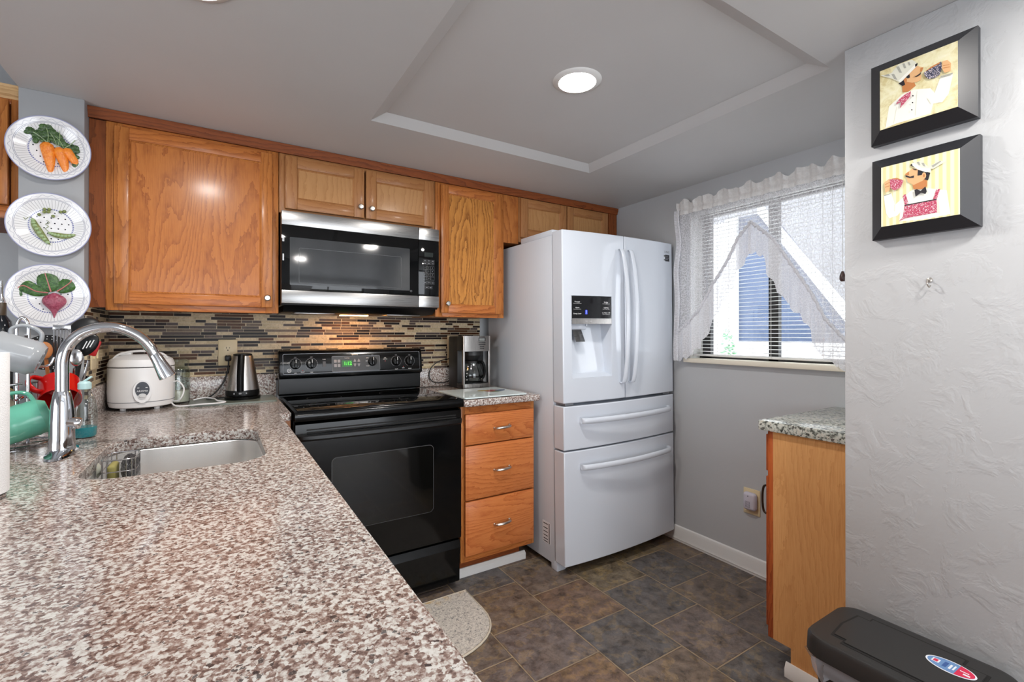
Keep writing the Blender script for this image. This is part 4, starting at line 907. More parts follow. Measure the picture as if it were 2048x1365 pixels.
# rice cooker
qx, qy = -.282, 2.560
rc = thing('rice_cooker', 'white rice cooker with curved carry handle in the worktop corner', 'rice cooker', (qx, qy, CT))
b = MB().lathe([(0, .9335), (.098, .9335), (.110, .938), (.1145, .956), (.115, .962), (.1165, 1.00), (.115, 1.098), (.112, 1.102), (0, 1.102)], (qx, qy, 0), 56)
for a in (45, 135, 225, 315): b.cyl((qx + .08 * math.cos(R(a)), qy + .08 * math.sin(R(a)), CT + .0006), (qx + .08 * math.cos(R(a)), qy + .08 * math.sin(R(a)), .935), .010, n=10)
obj('body', b, M_WPLAST, rc)
obj('base_seam', MB().lathe([(.1152, .961), (.1156, .9595), (.1152, .958)], (qx, qy, 0), 56), M_GPRINT, rc)
obj('lid', MB().lathe([(.112, 1.1035), (.1155, 1.106), (.1155, 1.114), (.108, 1.134), (.085, 1.148), (.05, 1.154), (0, 1.155)], (qx, qy, 0), 56), M_WPLAST, rc)
obj('lid_gap', MB().lathe([(.1135, 1.1015), (.1135, 1.1045)], (qx, qy, 0), 56), M_BLACKGAP, rc)
P = smooth([(qx - .112, qy - .01, 1.095), (qx - .100, qy - .02, 1.128), (qx - .070, qy - .03, 1.158), (qx, qy - .035, 1.170), (qx + .070, qy - .03, 1.158), (qx + .100, qy - .02, 1.128), (qx + .112, qy - .01, 1.095)], 8)
t = bmesh.new(); rows = []
for p in P: rows.append([t.verts.new((p.x, p.y + .013 * math.cos(R(a)), p.z + .005 * math.sin(R(a)))) for a in range(0, 360, 30)])
for A, B in zip(rows, rows[1:]):
    for k in range(12): t.faces.new((A[k], A[(k + 1) % 12], B[(k + 1) % 12], B[k]))
t.faces.new(rows[0]); t.faces.new(rows[-1]); bmesh.ops.recalc_face_normals(t, faces=t.faces); obj('carry_handle', MB().add(t), M_WPLAST, rc)
obj('steam_vent', MB().box(qx - .075, qx - .035, qy + .0, qy + .04, 1.148, 1.166, bev=.006), M_WPLAST, rc)
cd_ = Vector((.12, -1, 0)).normalized(); an = math.atan2(cd_.x, -cd_.y)
MF = Matrix.Translation(Vector((qx, qy, 1.005)) + cd_ * .1185) @ Matrix.Rotation(an, 4, 'Z') @ Matrix(((1, 0, 0, 0), (0, 0, -1, 0), (0, 1, 0, 0), (0, 0, 0, 1)))
def oval(b, cx, cz, rx, rz, off, th=.002, mi=0):
    P = [(rx * math.cos(R(a)), rz * math.sin(R(a))) for a in range(0, 360, 12)]
    return b.prism(P, lambda u, v, w: tuple(MF @ Vector((cx + u, cz + v, off + w - .08 * (cx + u) ** 2 / .02 * .05))), th, mi)
b = MB(); oval(b, 0, 0, .031, .047, -.003, .007); ob = obj('control_bezel', b, M_WPLAST, rc)
b = MB(); oval(b, 0, .008, .0235, .032, .0035, .002); obj('badge', b, plain('navy_badge', (26, 28, 40), .3), ob)
b = MB(); oval(b, 0, -.020, .014, .012, .0045, .003).box(-.010, .010, -.025, -.015, .006, .011, bev=.002, M=MF); obj('switch', b, plain('switch_white', (214, 214, 214), .4), ob)
b = MB().text('AROMA', .0105, MF @ Matrix.Translation((0, .0015, .0062))).box(-.017, -.010, .014, .017, .0055, .0062, M=MF).box(.010, .017, .014, .017, .0055, .0062, M=MF); obj('lettering', b, M_PRINT, ob)
P = smooth([(qx + .105, qy - .03, .94), (-.15, 2.49, .928), (-.06, 2.455, CT + .012), (.0, 2.46, CT + .012), (.025, 2.485, CT + .013), (-.005, 2.51, CT + .016), (-.02, 2.57, CT + .02), (-.06, 2.61, CT + .022), (-.10, 2.60, CT + .016)], 8)
obj('power_cord', MB().tube(P, .0032, 8).tube(smooth([(qx + .11, qy - .01, .945), (-.145, 2.50, .955), (-.13, 2.50, 1.0), (-.15, 2.51, 1.035), (-.17, 2.54, 1.03)], 8), .003, 8), M_WPLAST, rc)
# glass jar behind the cooker
jx, jy = -.160, 2.650
jr = thing('glass_jar', 'clear glass jar half behind the rice cooker', 'jar', (jx, jy, CT))
obj('jar_body', MB().lathe([(0, CT + .001), (.042, CT + .001), (.046, CT + .008), (.046, CT + .15), (.040, CT + .166), (.036, CT + .170), (.034, CT + .170), (.038, CT + .164), (.043, CT + .148), (.043, CT + .009), (0, CT + .006)], (jx, jy, 0), 32), M_GLASS, jr)
obj('lid', MB().lathe([(.038, CT + .171), (.041, CT + .176), (.044, CT + .198), (.030, CT + .204), (0, CT + .205), (0, CT + .200), (.028, CT + .199), (.040, CT + .195)], (jx, jy, 0), 32), M_GLASS, jr)
obj('contents', MB().lathe([(0, CT + .008), (.0415, CT + .009), (.0415, CT + .058), (0, CT + .062)], (jx, jy, 0), 28), plain('pale_flour', (226, 216, 200), .9), jr)
# patterned glass board on the short worktop
pb2 = thing('glass_board', 'clear patterned glass cutting board lying in front of the coffee maker', 'cutting board', (1.2, 2.15, CT))
obj('board', MB().prism(rrect(1.018, 1.385, 2.052, 2.395, .012, 4), XY(CT + .0005), .006), plain('frosted_aqua_board', (212, 226, 226), .06), pb2)
PRINTS = [plain('print_red', (150, 62, 62), .2), plain('print_blue', (78, 98, 128), .2), plain('print_ochre', (170, 150, 90), .2), plain('print_green', (110, 128, 84), .2)]
def blob(nm, cx, cy, rx, ry, mi, rot=0):
    P = [(cx + rx * math.cos(R(a)) * math.cos(rot) - ry * math.sin(R(a)) * math.sin(rot), cy + rx * math.cos(R(a)) * math.sin(rot) + ry * math.sin(R(a)) * math.cos(rot)) for a in range(0, 360, 15)]
    obj(nm, MB().prism(P, XY(CT + .0066 + .0003 * mi), .0003), PRINTS[mi], pb2)
blob('printed_fruit', 1.28, 2.24, .05, .045, 0, .3); blob('printed_leaf', 1.325, 2.235, .045, .022, 1, .6); blob('printed_fruit', 1.235, 2.265, .035, .018, 2, -.2); blob('printed_leaf', 1.275, 2.20, .03, .012, 3, .1)
obj('lettering', MB().text('Bistro', .016, Matrix.Translation((1.20, 2.10, CT + .0072)), 0, .0001).text('wine and cheese', .010, Matrix.Translation((1.11, 2.12, CT + .0072)), 0, .0001), plain('print_ink', (40, 44, 46), .2), pb2)

# ------------------------------------------------------------------ outlets
def outlet(name, label, y, x0, x1, z0, z1, sockets=(0, 1)):
    t = thing(name, label, 'outlet', ((x0 + x1) / 2, y, (z0 + z1) / 2)); cx = (x0 + x1) / 2; cz = (z0 + z1) / 2
    obj('cover_plate', MB().box(x0, x1, y - .006, y, z0, z1, bev=.003), M_CREAM, t)
    for k in sockets:
        zc = cz + (.020 if k == 0 else -.020)
        so = obj('socket', MB().prism([(cx + .017 * math.cos(R(a)), zc + .0145 * max(-.92, min(.92, math.sin(R(a))))) for a in range(0, 360, 15)], XZ(y - .0075), .003), M_CREAM, t)
        obj('slots', MB().box(cx - .008, cx - .006, y - .008, y - .007, zc - .001, zc + .008).box(cx + .006, cx + .008, y - .008, y - .007, zc, zc + .007).lathe([(0, 0), (.003, 0), (.003, .001), (0, .001)], (cx, y - .007, zc - .008), 10, 0, Matrix.Rotation(R(90), 4, 'X')), M_BLACKGAP, so)
    return t
outlet('wall_outlet', 'cream wall outlet in the mosaic behind the kettle', BW - .0095, -.004, .078, 1.085, 1.214)
outlet('wall_outlet', 'cream wall outlet plate half hidden by the coffee maker', BW - .0095, 1.222, 1.30, 1.055, 1.232)
t = thing('wall_outlet', 'cream outlet plate on the tiled pillar side behind the utensils', 'outlet', (-.414, 2.40, 1.16))
obj('cover_plate', MB().box(-.4142, -.408, 2.345, 2.46, 1.105, 1.225, bev=.003), M_CREAM, t); obj('switch', MB().box(-.4085, -.403, 2.365, 2.385, 1.145, 1.185, bev=.002).box(-.4085, -.403, 2.42, 2.44, 1.145, 1.185, bev=.002), M_CREAM, t)
t = thing('wall_outlet', 'cream outlet plate low on the window wall', 'outlet', (WX, 1.388, .372))
obj('cover_plate', MB().box(WX - .006, WX - .0003, 1.345, 1.433, .306, .438, bev=.002), M_CREAM, t)
t = thing('plug_in_repeller', 'lavender grey plug-in device in the low wall outlet', 'plug-in device', (WX - .02, 1.39, .375))
b = MB().box(WX - .040, WX - .0065, 1.352, 1.420, .333, .425, bev=.016, seg=4); obj('body', b, plain('lavender_plastic', (206, 202, 214), .4), t)
b = MB()
for i in range(4):
    for j in range(6): b.box(WX - .0406, WX - .0398, 1.378 + i * .007, 1.383 + i * .007, .350 + j * .0055, .3525 + j * .0055)
b.cyl((WX - .0408, 1.389, .407), (WX - .039, 1.389, .407), .003, n=10); obj('speaker_grille', b, plain('lavender_dark', (110, 108, 120), .5), t)

# ================================================================== PLATES ON THE PILLAR
def mk_plate():
    s = S('painted_plate'); x, y, z = s.sep(s.objc())
    r = s.ma('SQRT', s.ma('ADD', s.ma('MULTIPLY', x, x), s.ma('MULTIPLY', z, z))); a = s.ma('ARCTAN2', z, x)
    white = lin((232, 231, 232))
    rad = s.ma('ABSOLUTE', s.ma('SUBTRACT', s.ma('FRACT', s.ma('MULTIPLY', a, 60 / 6.28318)), .5))
    band = s.ma('MULTIPLY', s.ma('GREATER_THAN', r, .062), s.ma('LESS_THAN', r, .090))
    lines = s.ma('MULTIPLY', s.mr(rad, .05, .10, 1, 0), band)
    ring = s.mr(s.ma('ABSOLUTE', s.ma('SUBTRACT', r, .0585)), .0016, .0028, 1, 0)
    seg = s.ma('ADD', .55, s.ma('MULTIPLY', s.ma('SINE', s.ma('MULTIPLY', a, 58)), .45))
    ring = s.ma('MULTIPLY', ring, seg)
    r1 = s.mr(s.ma('ABSOLUTE', s.ma('SUBTRACT', r, .0915)), .0004, .0009, 1, 0); r2 = s.mr(s.ma('ABSOLUTE', s.ma('SUBTRACT', r, .0945)), .0004, .0009, 1, 0)
    wav = s.mr(s.ma('ABSOLUTE', s.ma('SUBTRACT', s.ma('SUBTRACT', r, .1015), s.ma('MULTIPLY', s.ma('SINE', s.ma('MULTIPLY', a, 26)), .003))), .0004, .001, 1, 0)
    fine = s.ma('MAXIMUM', s.ma('MAXIMUM', r1, r2), s.ma('MULTIPLY', wav, .7))
    g = .0185; row = s.ma('FLOOR', s.ma('DIVIDE', z, g)); xo = s.ma('ADD', x, s.ma('MULTIPLY', s.ma('MODULO', s.ma('ADD', row, 40.0), 2.0), g / 2))
    dx = s.ma('SUBTRACT', s.ma('FRACT', s.ma('DIVIDE', xo, g)), .5); dz = s.ma('SUBTRACT', s.ma('FRACT', s.ma('DIVIDE', z, g)), .5)
    dot = s.ma('MULTIPLY', s.ma('LESS_THAN', s.ma('ADD', s.ma('MULTIPLY', dx, dx), s.ma('MULTIPLY', dz, dz)), .0145), s.ma('LESS_THAN', r, .053))
    rim = s.mr(r, .1085, .1105, 0, 1)
    c = s.mix(s.ma('MULTIPLY', lines, .55), white, lin((70, 70, 78))); c = s.mix(fine, c, lin((140, 142, 160)))
    c = s.mix(ring, c, lin((70, 80, 150))); c = s.mix(dot, c, lin((24, 24, 34))); c = s.mix(s.ma('MULTIPLY', rim, .75), c, lin((104, 110, 164)))
    return s.done(s.bsdf(col=c, rough=.12, coat=.3))
M_PLATE = mk_plate()
def leafmat(name, c0, c1):
    s = S(name); n = s.noise(s.pos(), 130, 4, .7, 1.0); return s.done(s.bsdf(col=s.ramp(n, [(.35, c0), (.65, c1)]), rough=.16, normal=s.bump(n, .5, .003)))
M_CARROT = leafmat('carrot_glaze', (224, 112, 24), (246, 154, 56)); M_GREENS = leafmat('carrot_top_glaze', (26, 50, 22), (84, 116, 66)); M_LEAF = leafmat('beet_leaf_glaze', (30, 62, 24), (74, 118, 52))
M_BEET = leafmat('beet_glaze', (126, 44, 66), (178, 92, 112)); M_PEA = leafmat('pea_glaze', (82, 94, 46), (142, 152, 92)); M_VEIN = plain('pink_vein', (188, 116, 110), .2); M_STEM = plain('pale_green_stem', (150, 172, 124), .25)
def plate_thing(label, x, z):
    y = 2.2985; t = thing('decorative_plate', label, 'plate', (x, y, z), 'plates hung on the pillar')
    prof = [(0, -.006), (.060, -.006), (.066, -.008), (.088, -.020), (.108, -.027), (.1125, -.0275), (.1125, -.0255), (.108, -.0245), (.088, -.016), (.066, -.003), (.045, -.001), (.04, -.0005), (0, -.001)]
    b = MB().lathe([(r, -q) for r, q in prof], (x, y, z), 72, 0, Matrix.Rotation(R(90), 4, 'X'))
    obj('dish', b, M_PLATE, t); return t, x, y - .006, z
def loft(b, pts, rad, flat=.5, n=12, mi=0):
    """tapered relief along a path in the x-z plane, flattened in y"""
    t = bmesh.new(); rows = []; N = len(pts)
    for i, (p, r) in enumerate(zip(pts, rad)):
        p = Vector(p); a = Vector(pts[max(0, i - 1)]); c = Vector(pts[min(N - 1, i + 1)]); d = (c - a).normalized(); w = Vector((d.z, 0, -d.x))
        rows.append([t.verts.new(p + w * r * math.cos(2 * math.pi * k / n) + Vector((0, -1, 0)) * r * flat * math.sin(2 * math.pi * k / n)) for k in range(n)])
    for A, B in zip(rows, rows[1:]):
        for k in range(n): t.faces.new((A[k], A[(k + 1) % n], B[(k + 1) % n], B[k]))
    t.faces.new(rows[0][::-1]); t.faces.new(rows[-1]); bmesh.ops.recalc_face_normals(t, faces=t.faces); return b.add(t, mi)
t, px_, py_, pz_ = plate_thing('top plate of the pillar, with three orange carrots in relief', -.5105, 1.902)
L = lambda u, v, d=0: (px_ + u, py_ - .004 - d, pz_ + v)
for (u0, v0), (u1, v1), r in (((-.012, .022), (.000, -.097), .0195), ((.020, .010), (.042, -.092), .0175), ((.040, .012), (.080, -.074), .0150)):
    pts = []; rad = []
    for k in range(15):
        q = k / 14; pts.append(L(u0 + (u1 - u0) * q + .004 * math.sin(q * 3), v0 + (v1 - v0) * q, .004)); rad.append(r * (min(1, (q + .02) * 9) ** .5) * (1 - q ** 2.2 * .93))
    obj('carrot', loft(MB(), pts, rad, .7), M_CARROT, t)
b = MB(); rnd = random.Random(3)
for k in range(64):
    a = rnd.random(); cx = -.062 + .138 * a; top = .090 - .30 * abs(a - .38) ** 1.3
    cz = .022 + (top - .022) * rnd.random(); 
    if a < .15: cz = .045 + .03 * rnd.random()
    b.sphere(L(cx, cz, .003 + .004 * rnd.random()), .013 * (.6 + .6 * rnd.random()), .004, .010 * (.6 + .6 * rnd.random()), 8)
obj('carrot_tops', b, M_GREENS, t)
b = MB()
for (u0, v0), (u1, v1) in (((-.008, .022), (-.055, .058)), ((-.006, .022), (-.010, .075)), ((.018, .012), (-.002, .06)), ((.02, .012), (.024, .07)), ((.036, .010), (.012, .05)), ((.038, .010), (.066, .045))):
    b.tube(smooth([L(u0, v0, .009), L((u0 + u1) / 2 + .004, (v0 + v1) / 2, .010), L(u1, v1, .008)], 4), .0011, 6)
obj('stem', b, M_STEM, t)
t, px_, py_, pz_ = plate_thing('middle plate of the pillar, with green pea pods and loose peas', -.5095, 1.630)
def pod(pts, r):
    P = smooth([L(u, v, .002) for u, v in pts], 6); n = len(P); b = loft(MB(), [tuple(p) for p in P], [max(.0008, r * math.sin(math.pi * min(1, k / (n - 1))) ** .6) for k in range(n)], .45); o = obj('pea_pod', b, M_PEA, t)
    b = MB()
    for k in range(2, n - 2, max(1, n // 8)): b.sphere((P[k].x, P[k].y - r * .40, P[k].z), r * .55, r * .35, r * .5, 10)
    obj('pea', b, M_STEM, o)
pod([(-.046, .020), (-.040, -.005), (-.022, -.040), (-.002, -.068)], .011); pod([(-.006, -.026), (.012, -.032), (.040, -.034), (.066, -.026)], .0095)
for u, v in ((-.016, .056), (-.004, .057), (-.017, .046), (-.006, .048), (-.030, .035), (.026, .052), (.036, .055), (.006, .034)):
    obj('pea', MB().sphere(L(u, v, .002), .0055, .004, .0055, 12), M_PEA, t)
b = MB().tube(smooth([L(-.085, .020, 0), L(-.076, .012, .001), (L(-.070, .020, .001)), L(-.064, .014, .001), L(-.058, .022, .001), L(-.050, .024, .001), L(-.046, .012, .001)], 5), .0009, 6).tube(smooth([L(-.012, .018, 0), L(-.004, .010, 0), L(-.014, .004, 0), L(-.006, -.004, 0), L(-.014, -.012, 0), L(-.006, -.022, 0)], 5), .0009, 6)
b.tube(smooth([L(-.004, -.066, 0), L(.006, -.074, 0), L(.020, -.074, 0)], 5), .0009, 6).tube(smooth([L(.064, -.026, 0), L(.080, -.020, 0)], 5), .0009, 6)
obj('tendril', b, M_PEA, t)
t, px_, py_, pz_ = plate_thing('bottom plate of the pillar, with a purple beet and dark leaves', -.5115, 1.377)
P = [L(.012, .012 - .090 * k / 16, .004) for k in range(17)]
obj('beet', loft(MB(), P, [.004, .014, .024, .029, .032, .0325, .032, .030, .026, .021, .016, .0115, .008, .0058, .004, .0026, .0012], .5, 18), M_BEET, t)
for path, rr in (([(.004, .016), (-.004, .050), (-.016, .100)], .030), ([(.020, .018), (.040, .036), (.058, .060), (.042, .086)], .024), ([(-.004, .012), (-.035, .016), (-.066, .034), (-.084, .018), (-.072, -.002)], .022)):
    P = smooth([L(u, v, .002) for u, v in path], 7); n = len(P)
    lf = obj('beet_leaf', loft(MB(), [tuple(p) for p in P], [max(.001, rr * math.sin(math.pi * (.06 + .92 * k / (n - 1))) ** .8) for k in range(n)], .22), M_LEAF, t)
    obj('vein', MB().tube([(p.x, p.y - rr * .22, p.z) for p in P[:int(n * .8)]], [.0024 - .0016 * k / n for k in range(int(n * .8))], 8), M_VEIN, lf)

# ================================================================== FRAMED CHEF PICTURES
s = S('art_paper_mottled'); n = s.noise(s.pos(), 30, 5, .7, .6); M_ART1 = s.done(s.bsdf(col=s.ramp(n, [(.35, (206, 190, 136)), (.55, (232, 226, 186)), (.75, (240, 236, 210))]), rough=.35))
s = S('art_paper_striped'); x, y, z = s.sep(s.pos()); f = s.ma('SINE', s.ma('MULTIPLY', y, 420)); M_ART2 = s.done(s.bsdf(col=s.ramp(s.mr(f, -1, 1, 0, 1), [(.3, (226, 216, 160)), (.7, (238, 236, 202))]), rough=.35))
def glitter(name, c0, c1):
    s = S(name); w = s.n('TexVoronoi', {'Vector': s.pos(), 'Scale': 900}).outputs['Color']; r, g, b_ = s.sep(w)
    return s.done(s.bsdf(col=s.ramp(r, [(0, c0), (.6, c1), (.85, (236, 226, 230))], 'CONSTANT'), rough=.4))
M_GPINK = glitter('pink_glitter', (176, 52, 84), (206, 96, 124)); M_GBLUE = glitter('blue_glitter', (40, 42, 60), (104, 106, 130))
A_W, A_SK, A_SK2, A_BK, A_GR, A_CR = plain('art_white', (240, 240, 230), .35), plain('art_skin', (226, 178, 128), .35), plain('art_skin_dark', (196, 128, 76), .35), plain('art_black', (40, 36, 42), .35), plain('art_grey', (168, 168, 158), .35), plain('art_cream', (222, 222, 206), .35)
M_FRB = plain('black_picture_frame', (40, 41, 45), .38)
def picture(label, y0, y1, z0, z1, quad, bgm, layers, groupn='framed chef pictures'):
    """outer frame on the partition wall; bevels rise to a proud picture panel"""
    t = thing('framed_picture', label, 'picture', (PX, (y0 + y1) / 2, (z0 + z1) / 2), groupn)
    xo, xi = PX - .020, PX - .046; m = .031
    O = [(y1, z1), (y0, z1), (y0, z0), (y1, z0)]; I = [(y1 - m, z1 - m), (y0 + m, z1 - m), (y0 + m, z0 + m), (y1 - m, z0 + m)]; e = .0022; J = [(y1 - m - e, z1 - m - e), (y0 + m + e, z1 - m - e), (y0 + m + e, z0 + m + e), (y1 - m - e, z0 + m + e)]
    F = []
    for k in range(4):
        a, c = O[k], O[(k + 1) % 4]; p, q = I[k], I[(k + 1) % 4]
        F += [[(xo, *a), (xo, *c), (xi, *q), (xi, *p)], [(xo, *a), (xo, *c), (PX - .0005, *c), (PX - .0005, *a)]]
    F.append([(PX - .0005, *p) for p in O])
    obj('frame', MB().quads(F), M_FRB, t)
    art = obj('print', MB().box(xi - .0012, xi + .01, y0 + m, y1 - m, z0 + m, z1 - m), bgm, t)
    (tl, tr, br, bl_) = quad; hL = bl_[1] - tl[1]; hR = br[1] - tr[1]
    W0, W1 = y1 - m - .001, y0 + m + .001; H0, H1 = z1 - m - .001, z0 + m + .001
    def mp(p):
        tt = (p[0] - tl[0]) / (tr[0] - tl[0]); tt = min(1, max(0, tt)); top = tl[1] + (tr[1] - tl[1]) * tt; bot = bl_[1] + (br[1] - bl_[1]) * tt
        v = min(1, max(0, (p[1] - top) / (bot - top))); u = tt * hL / (hR * (1 - tt) + tt * hL)
        return (W0 + (W1 - W0) * u, H0 + (H1 - H0) * v)
    mats = []; b = MB()
    for k, (mt, poly) in enumerate(layers):
        if mt not in mats: mats.append(mt)
        xk = xi - .0014 - .00012 * k; Q = [mp(p) for p in poly]; t2 = bmesh.new()
        f = t2.faces.new([t2.verts.new((xk, *q)) for q in Q]); r = bmesh.ops.extrude_face_region(t2, geom=[f])
        for v in [g for g in r['geom'] if isinstance(g, bmesh.types.BMVert)]: v.co.x -= .0001
        bmesh.ops.recalc_face_normals(t2, faces=t2.faces); bmesh.ops.triangulate(t2, faces=[f for f in t2.faces if len(f.verts) > 4]); b.add(t2, mats.index(mt))
    obj('chef_figure', b, mats, art); return t
circ = lambda cx, cy, r, ry=None: [(cx + r * math.cos(R(a)), cy + (ry or r) * math.sin(R(a))) for a in range(0, 360, 40)]
q1 = [(210, 560), (1040, 230), (1030, 945), (207, 1200)]
hat1 = [(A_CR, [(215, 600), (300, 590), (360, 565), (440, 470), (600, 412), (640, 440), (655, 470), (450, 662), (350, 625), (250, 612)])] + [(A_GR, p) for p in
    ([(355, 580), (390, 575), (430, 640), (390, 632)], [(415, 495), (450, 490), (485, 560), (455, 560)], [(490, 460), (515, 455), (535, 505), (512, 510)], [(550, 445), (570, 440), (585, 470), (568, 478)], [(260, 600), (320, 580), (340, 600), (300, 606)])] + [(A_W, [(440, 655), (645, 455), (660, 480), (470, 668)])]
picture('upper framed picture of a chef tilting a dark sparkling cup', .366, .591, 1.784, 2.012, q1, M_ART1,
    [(A_W, [(275, 1178), (325, 935), (480, 800), (620, 742), (790, 730), (845, 800), (792, 1008), (400, 1125)]),
     (A_CR, [(385, 1120), (425, 930), (415, 935), (375, 1122)]), (A_CR, [(628, 1030), (650, 760), (656, 760), (636, 1030)]),
     (A_W, [(755, 840), (830, 790), (890, 610), (1005, 585), (965, 800), (905, 890), (800, 905)]), (A_CR, [(755, 840), (790, 900), (800, 905), (775, 850)]),
     (A_SK2, [(490, 775), (485, 700), (520, 640), (600, 620), (640, 700), (560, 765)]),
     (A_SK, [(520, 640), (560, 560), (610, 510), (650, 480), (715, 500), (705, 530), (685, 560), (700, 592), (690, 640), (650, 662), (600, 668), (545, 660)]),
     (A_SK2, circ(520, 640, 22, 30)), (A_SK2, [(690, 505), (722, 498), (706, 545), (684, 548)]),
     (A_BK, [(443, 680), (505, 640), (520, 690), (490, 706)]), (A_BK, [(525, 605), (572, 575), (576, 610), (552, 622)])] + hat1 +
    [(A_BK, [(632, 470), (662, 448), (660, 475), (640, 500)]), (A_BK, [(628, 592), (640, 598), (680, 572), (704, 545), (690, 582), (650, 605), (634, 604)]),
     (A_SK, [(905, 520), (910, 445), (955, 430), (990, 470), (985, 555), (930, 572)]), (A_SK2, [(915, 490), (975, 480), (976, 486), (916, 497)]), (A_SK2, [(918, 515), (980, 505), (981, 511), (919, 522)]),
     (M_GBLUE, [(728, 560), (800, 500), (900, 445), (905, 520), (885, 590), (840, 622), (780, 632), (742, 605)]), (A_SK2, [(735, 555), (800, 498), (895, 445), (880, 470), (800, 515)]),
     (A_GR, [(890, 605), (1005, 575), (1003, 590), (895, 618)]),
     (M_GPINK, [(415, 912), (455, 855), (530, 795), (590, 765), (582, 820), (520, 892), (465, 955), (480, 882)])] + [(A_BK, circ(*p)) for p in ((612, 815, 8), (608, 890, 8), (600, 970, 8))])
q2 = [(187, 433), (1067, 222), (1065, 968), (190, 1100)]
picture('lower framed picture of a chef in a pink sparkling apron', .3625, .5885, 1.512, 1.740, q2, M_ART2,
    [(A_W, [(420, 1040), (460, 780), (560, 690), (620, 660), (760, 660), (950, 690), (985, 965), (700, 1018)]), (A_CR, [(855, 800), (870, 800), (885, 950), (858, 945)]),
     (A_W, [(215, 745), (320, 712), (370, 850), (470, 765), (490, 870), (400, 972), (290, 1006), (250, 950)]), (A_CR, [(360, 845), (372, 850), (365, 930), (355, 920)]), (A_GR, [(220, 742), (315, 715), (316, 724), (224, 753)]),
     (M_GPINK, [(420, 1038), (470, 985), (492, 855), (850, 790), (855, 940), (500, 1003)]), (M_GPINK, [(470, 742), (505, 725), (537, 835), (495, 852)]), (M_GPINK, [(848, 676), (887, 672), (850, 792), (812, 792)]),
     (A_BK, [(490, 850), (850, 785), (850, 796), (490, 861)]),
     (A_SK2, [(580, 600), (720, 560), (750, 560), (750, 640), (690, 672), (600, 672)]), (A_SK, [(498, 498), (550, 460), (590, 430), (640, 440), (720, 470), (730, 545), (700, 575), (600, 622), (560, 600), (530, 590), (520, 545)]),
     (A_SK2, [(498, 498), (545, 465), (548, 505), (515, 512)]), (A_BK, [(650, 450), (785, 485), (762, 572), (725, 560), (735, 500), (680, 510), (645, 515)]), (A_SK, circ(718, 515, 24, 38)), (A_SK2, circ(718, 515, 10, 20)),
     (A_BK, [(498, 512), (520, 512), (560, 526), (608, 512), (602, 540), (550, 540), (510, 528)]), (A_BK, [(585, 432), (635, 440), (632, 455), (600, 442)]), (A_BK, [(560, 395), (600, 360), (592, 395), (610, 420)]),
     (A_CR, [(595, 372), (660, 352), (690, 345), (770, 420), (830, 378), (890, 348), (935, 366), (820, 440), (795, 440), (640, 425)]), (A_GR, [(690, 370), (720, 370), (735, 415), (710, 405)]), (A_GR, [(800, 405), (890, 352), (900, 360), (815, 425)]), (A_GR, [(640, 360), (665, 355), (680, 395), (660, 390)]),
     (A_W, [(582, 368), (612, 372), (690, 425), (790, 440), (795, 475), (740, 478), (650, 445), (590, 400)]),
     (A_BK, [(612, 680), (640, 670), (682, 692), (735, 642), (750, 700), (735, 728), (686, 712), (625, 757)]),
     (A_SK, [(230, 600), (300, 552), (320, 600), (300, 692), (245, 712)]), (A_SK2, [(240, 620), (305, 590), (306, 597), (241, 628)]), (A_SK2, [(242, 650), (304, 630), (305, 637), (243, 658)]),
     (M_GPINK, [(306, 560), (400, 545), (484, 572), (445, 652), (370, 688), (315, 662)]), (A_SK2, [(330, 552), (400, 542), (478, 566), (400, 560)])])
t = thing('wall_hook', 'small metal screw hook in the textured wall below the pictures', 'hook', (PX, .466, 1.383))
obj('hook', MB().lathe([(0, 0), (.007, 0), (.006, .002), (0, .003)], (PX, .466, 1.388), 12, 0, Matrix.Rotation(R(-90), 4, 'Y')).tube(smooth([(PX, .466, 1.388), (PX - .014, .466, 1.388), (PX - .018, .466, 1.378), (PX - .012, .464, 1.368), (PX - .006, .463, 1.372)], 6), .0016, 8), M_NICKEL, t)

# ================================================================== RIGHT-HAND CABINET
ra = thing('base_cabinet', 'oak base cabinet with grey granite top beneath the window beside the partition wall', 'cabinet', (2.04, .7, 0))
yf = .958
b = MB().prism([(.36, 0), (.895, 0), (.895, .104), (yf, .104), (yf, .878), (.36, .878)], YZ(1.752), .018); obj('side_panel', b, M_OAKG, ra)
obj('body', MB().box(1.7705, 2.325, .36, yf, .104, .878), M_OAKS, ra); obj('toe_kick', MB().box(1.7705, 2.325, .86, .895, 0, .104), M_OAKD, ra)
obj('face_frame', MB().box(1.752, 2.325, yf + .0003, yf + .020, .104, .878, bev=.002), M_OAKR, ra)
dd = obj('door', MB().box(1.775, 2.05, yf + .021, yf + .040, .13, .70, bev=.003), M_OAKR, ra)
obj('handle', MB().tube(smooth([(1.800, yf + .040, .655), (1.800, yf + .062, .648), (1.800, yf + .068, .60), (1.800, yf + .062, .552), (1.800, yf + .040, .545)], 6), .0042, 10), plain('dark_bronze_pull', (70, 62, 56), .35, .8), dd)
obj('drawer', MB().box(1.775, 2.05, yf + .021, yf + .040, .72, .86, bev=.003), M_OAKR, ra)
b = MB().prism([(0, 0), (0, .05), (.005, .05), (.015, .03), (.015, 0)], lambda u, v, w: (1.7515 - u, .675 + w, v), .235); obj('shoe_moulding', b, M_TRIMW, ra)
obj('granite_top', MB().box(1.735, WX - .002, .36, 1.006, .8785, .9165, bev=.005), M_GRAN2, ra)

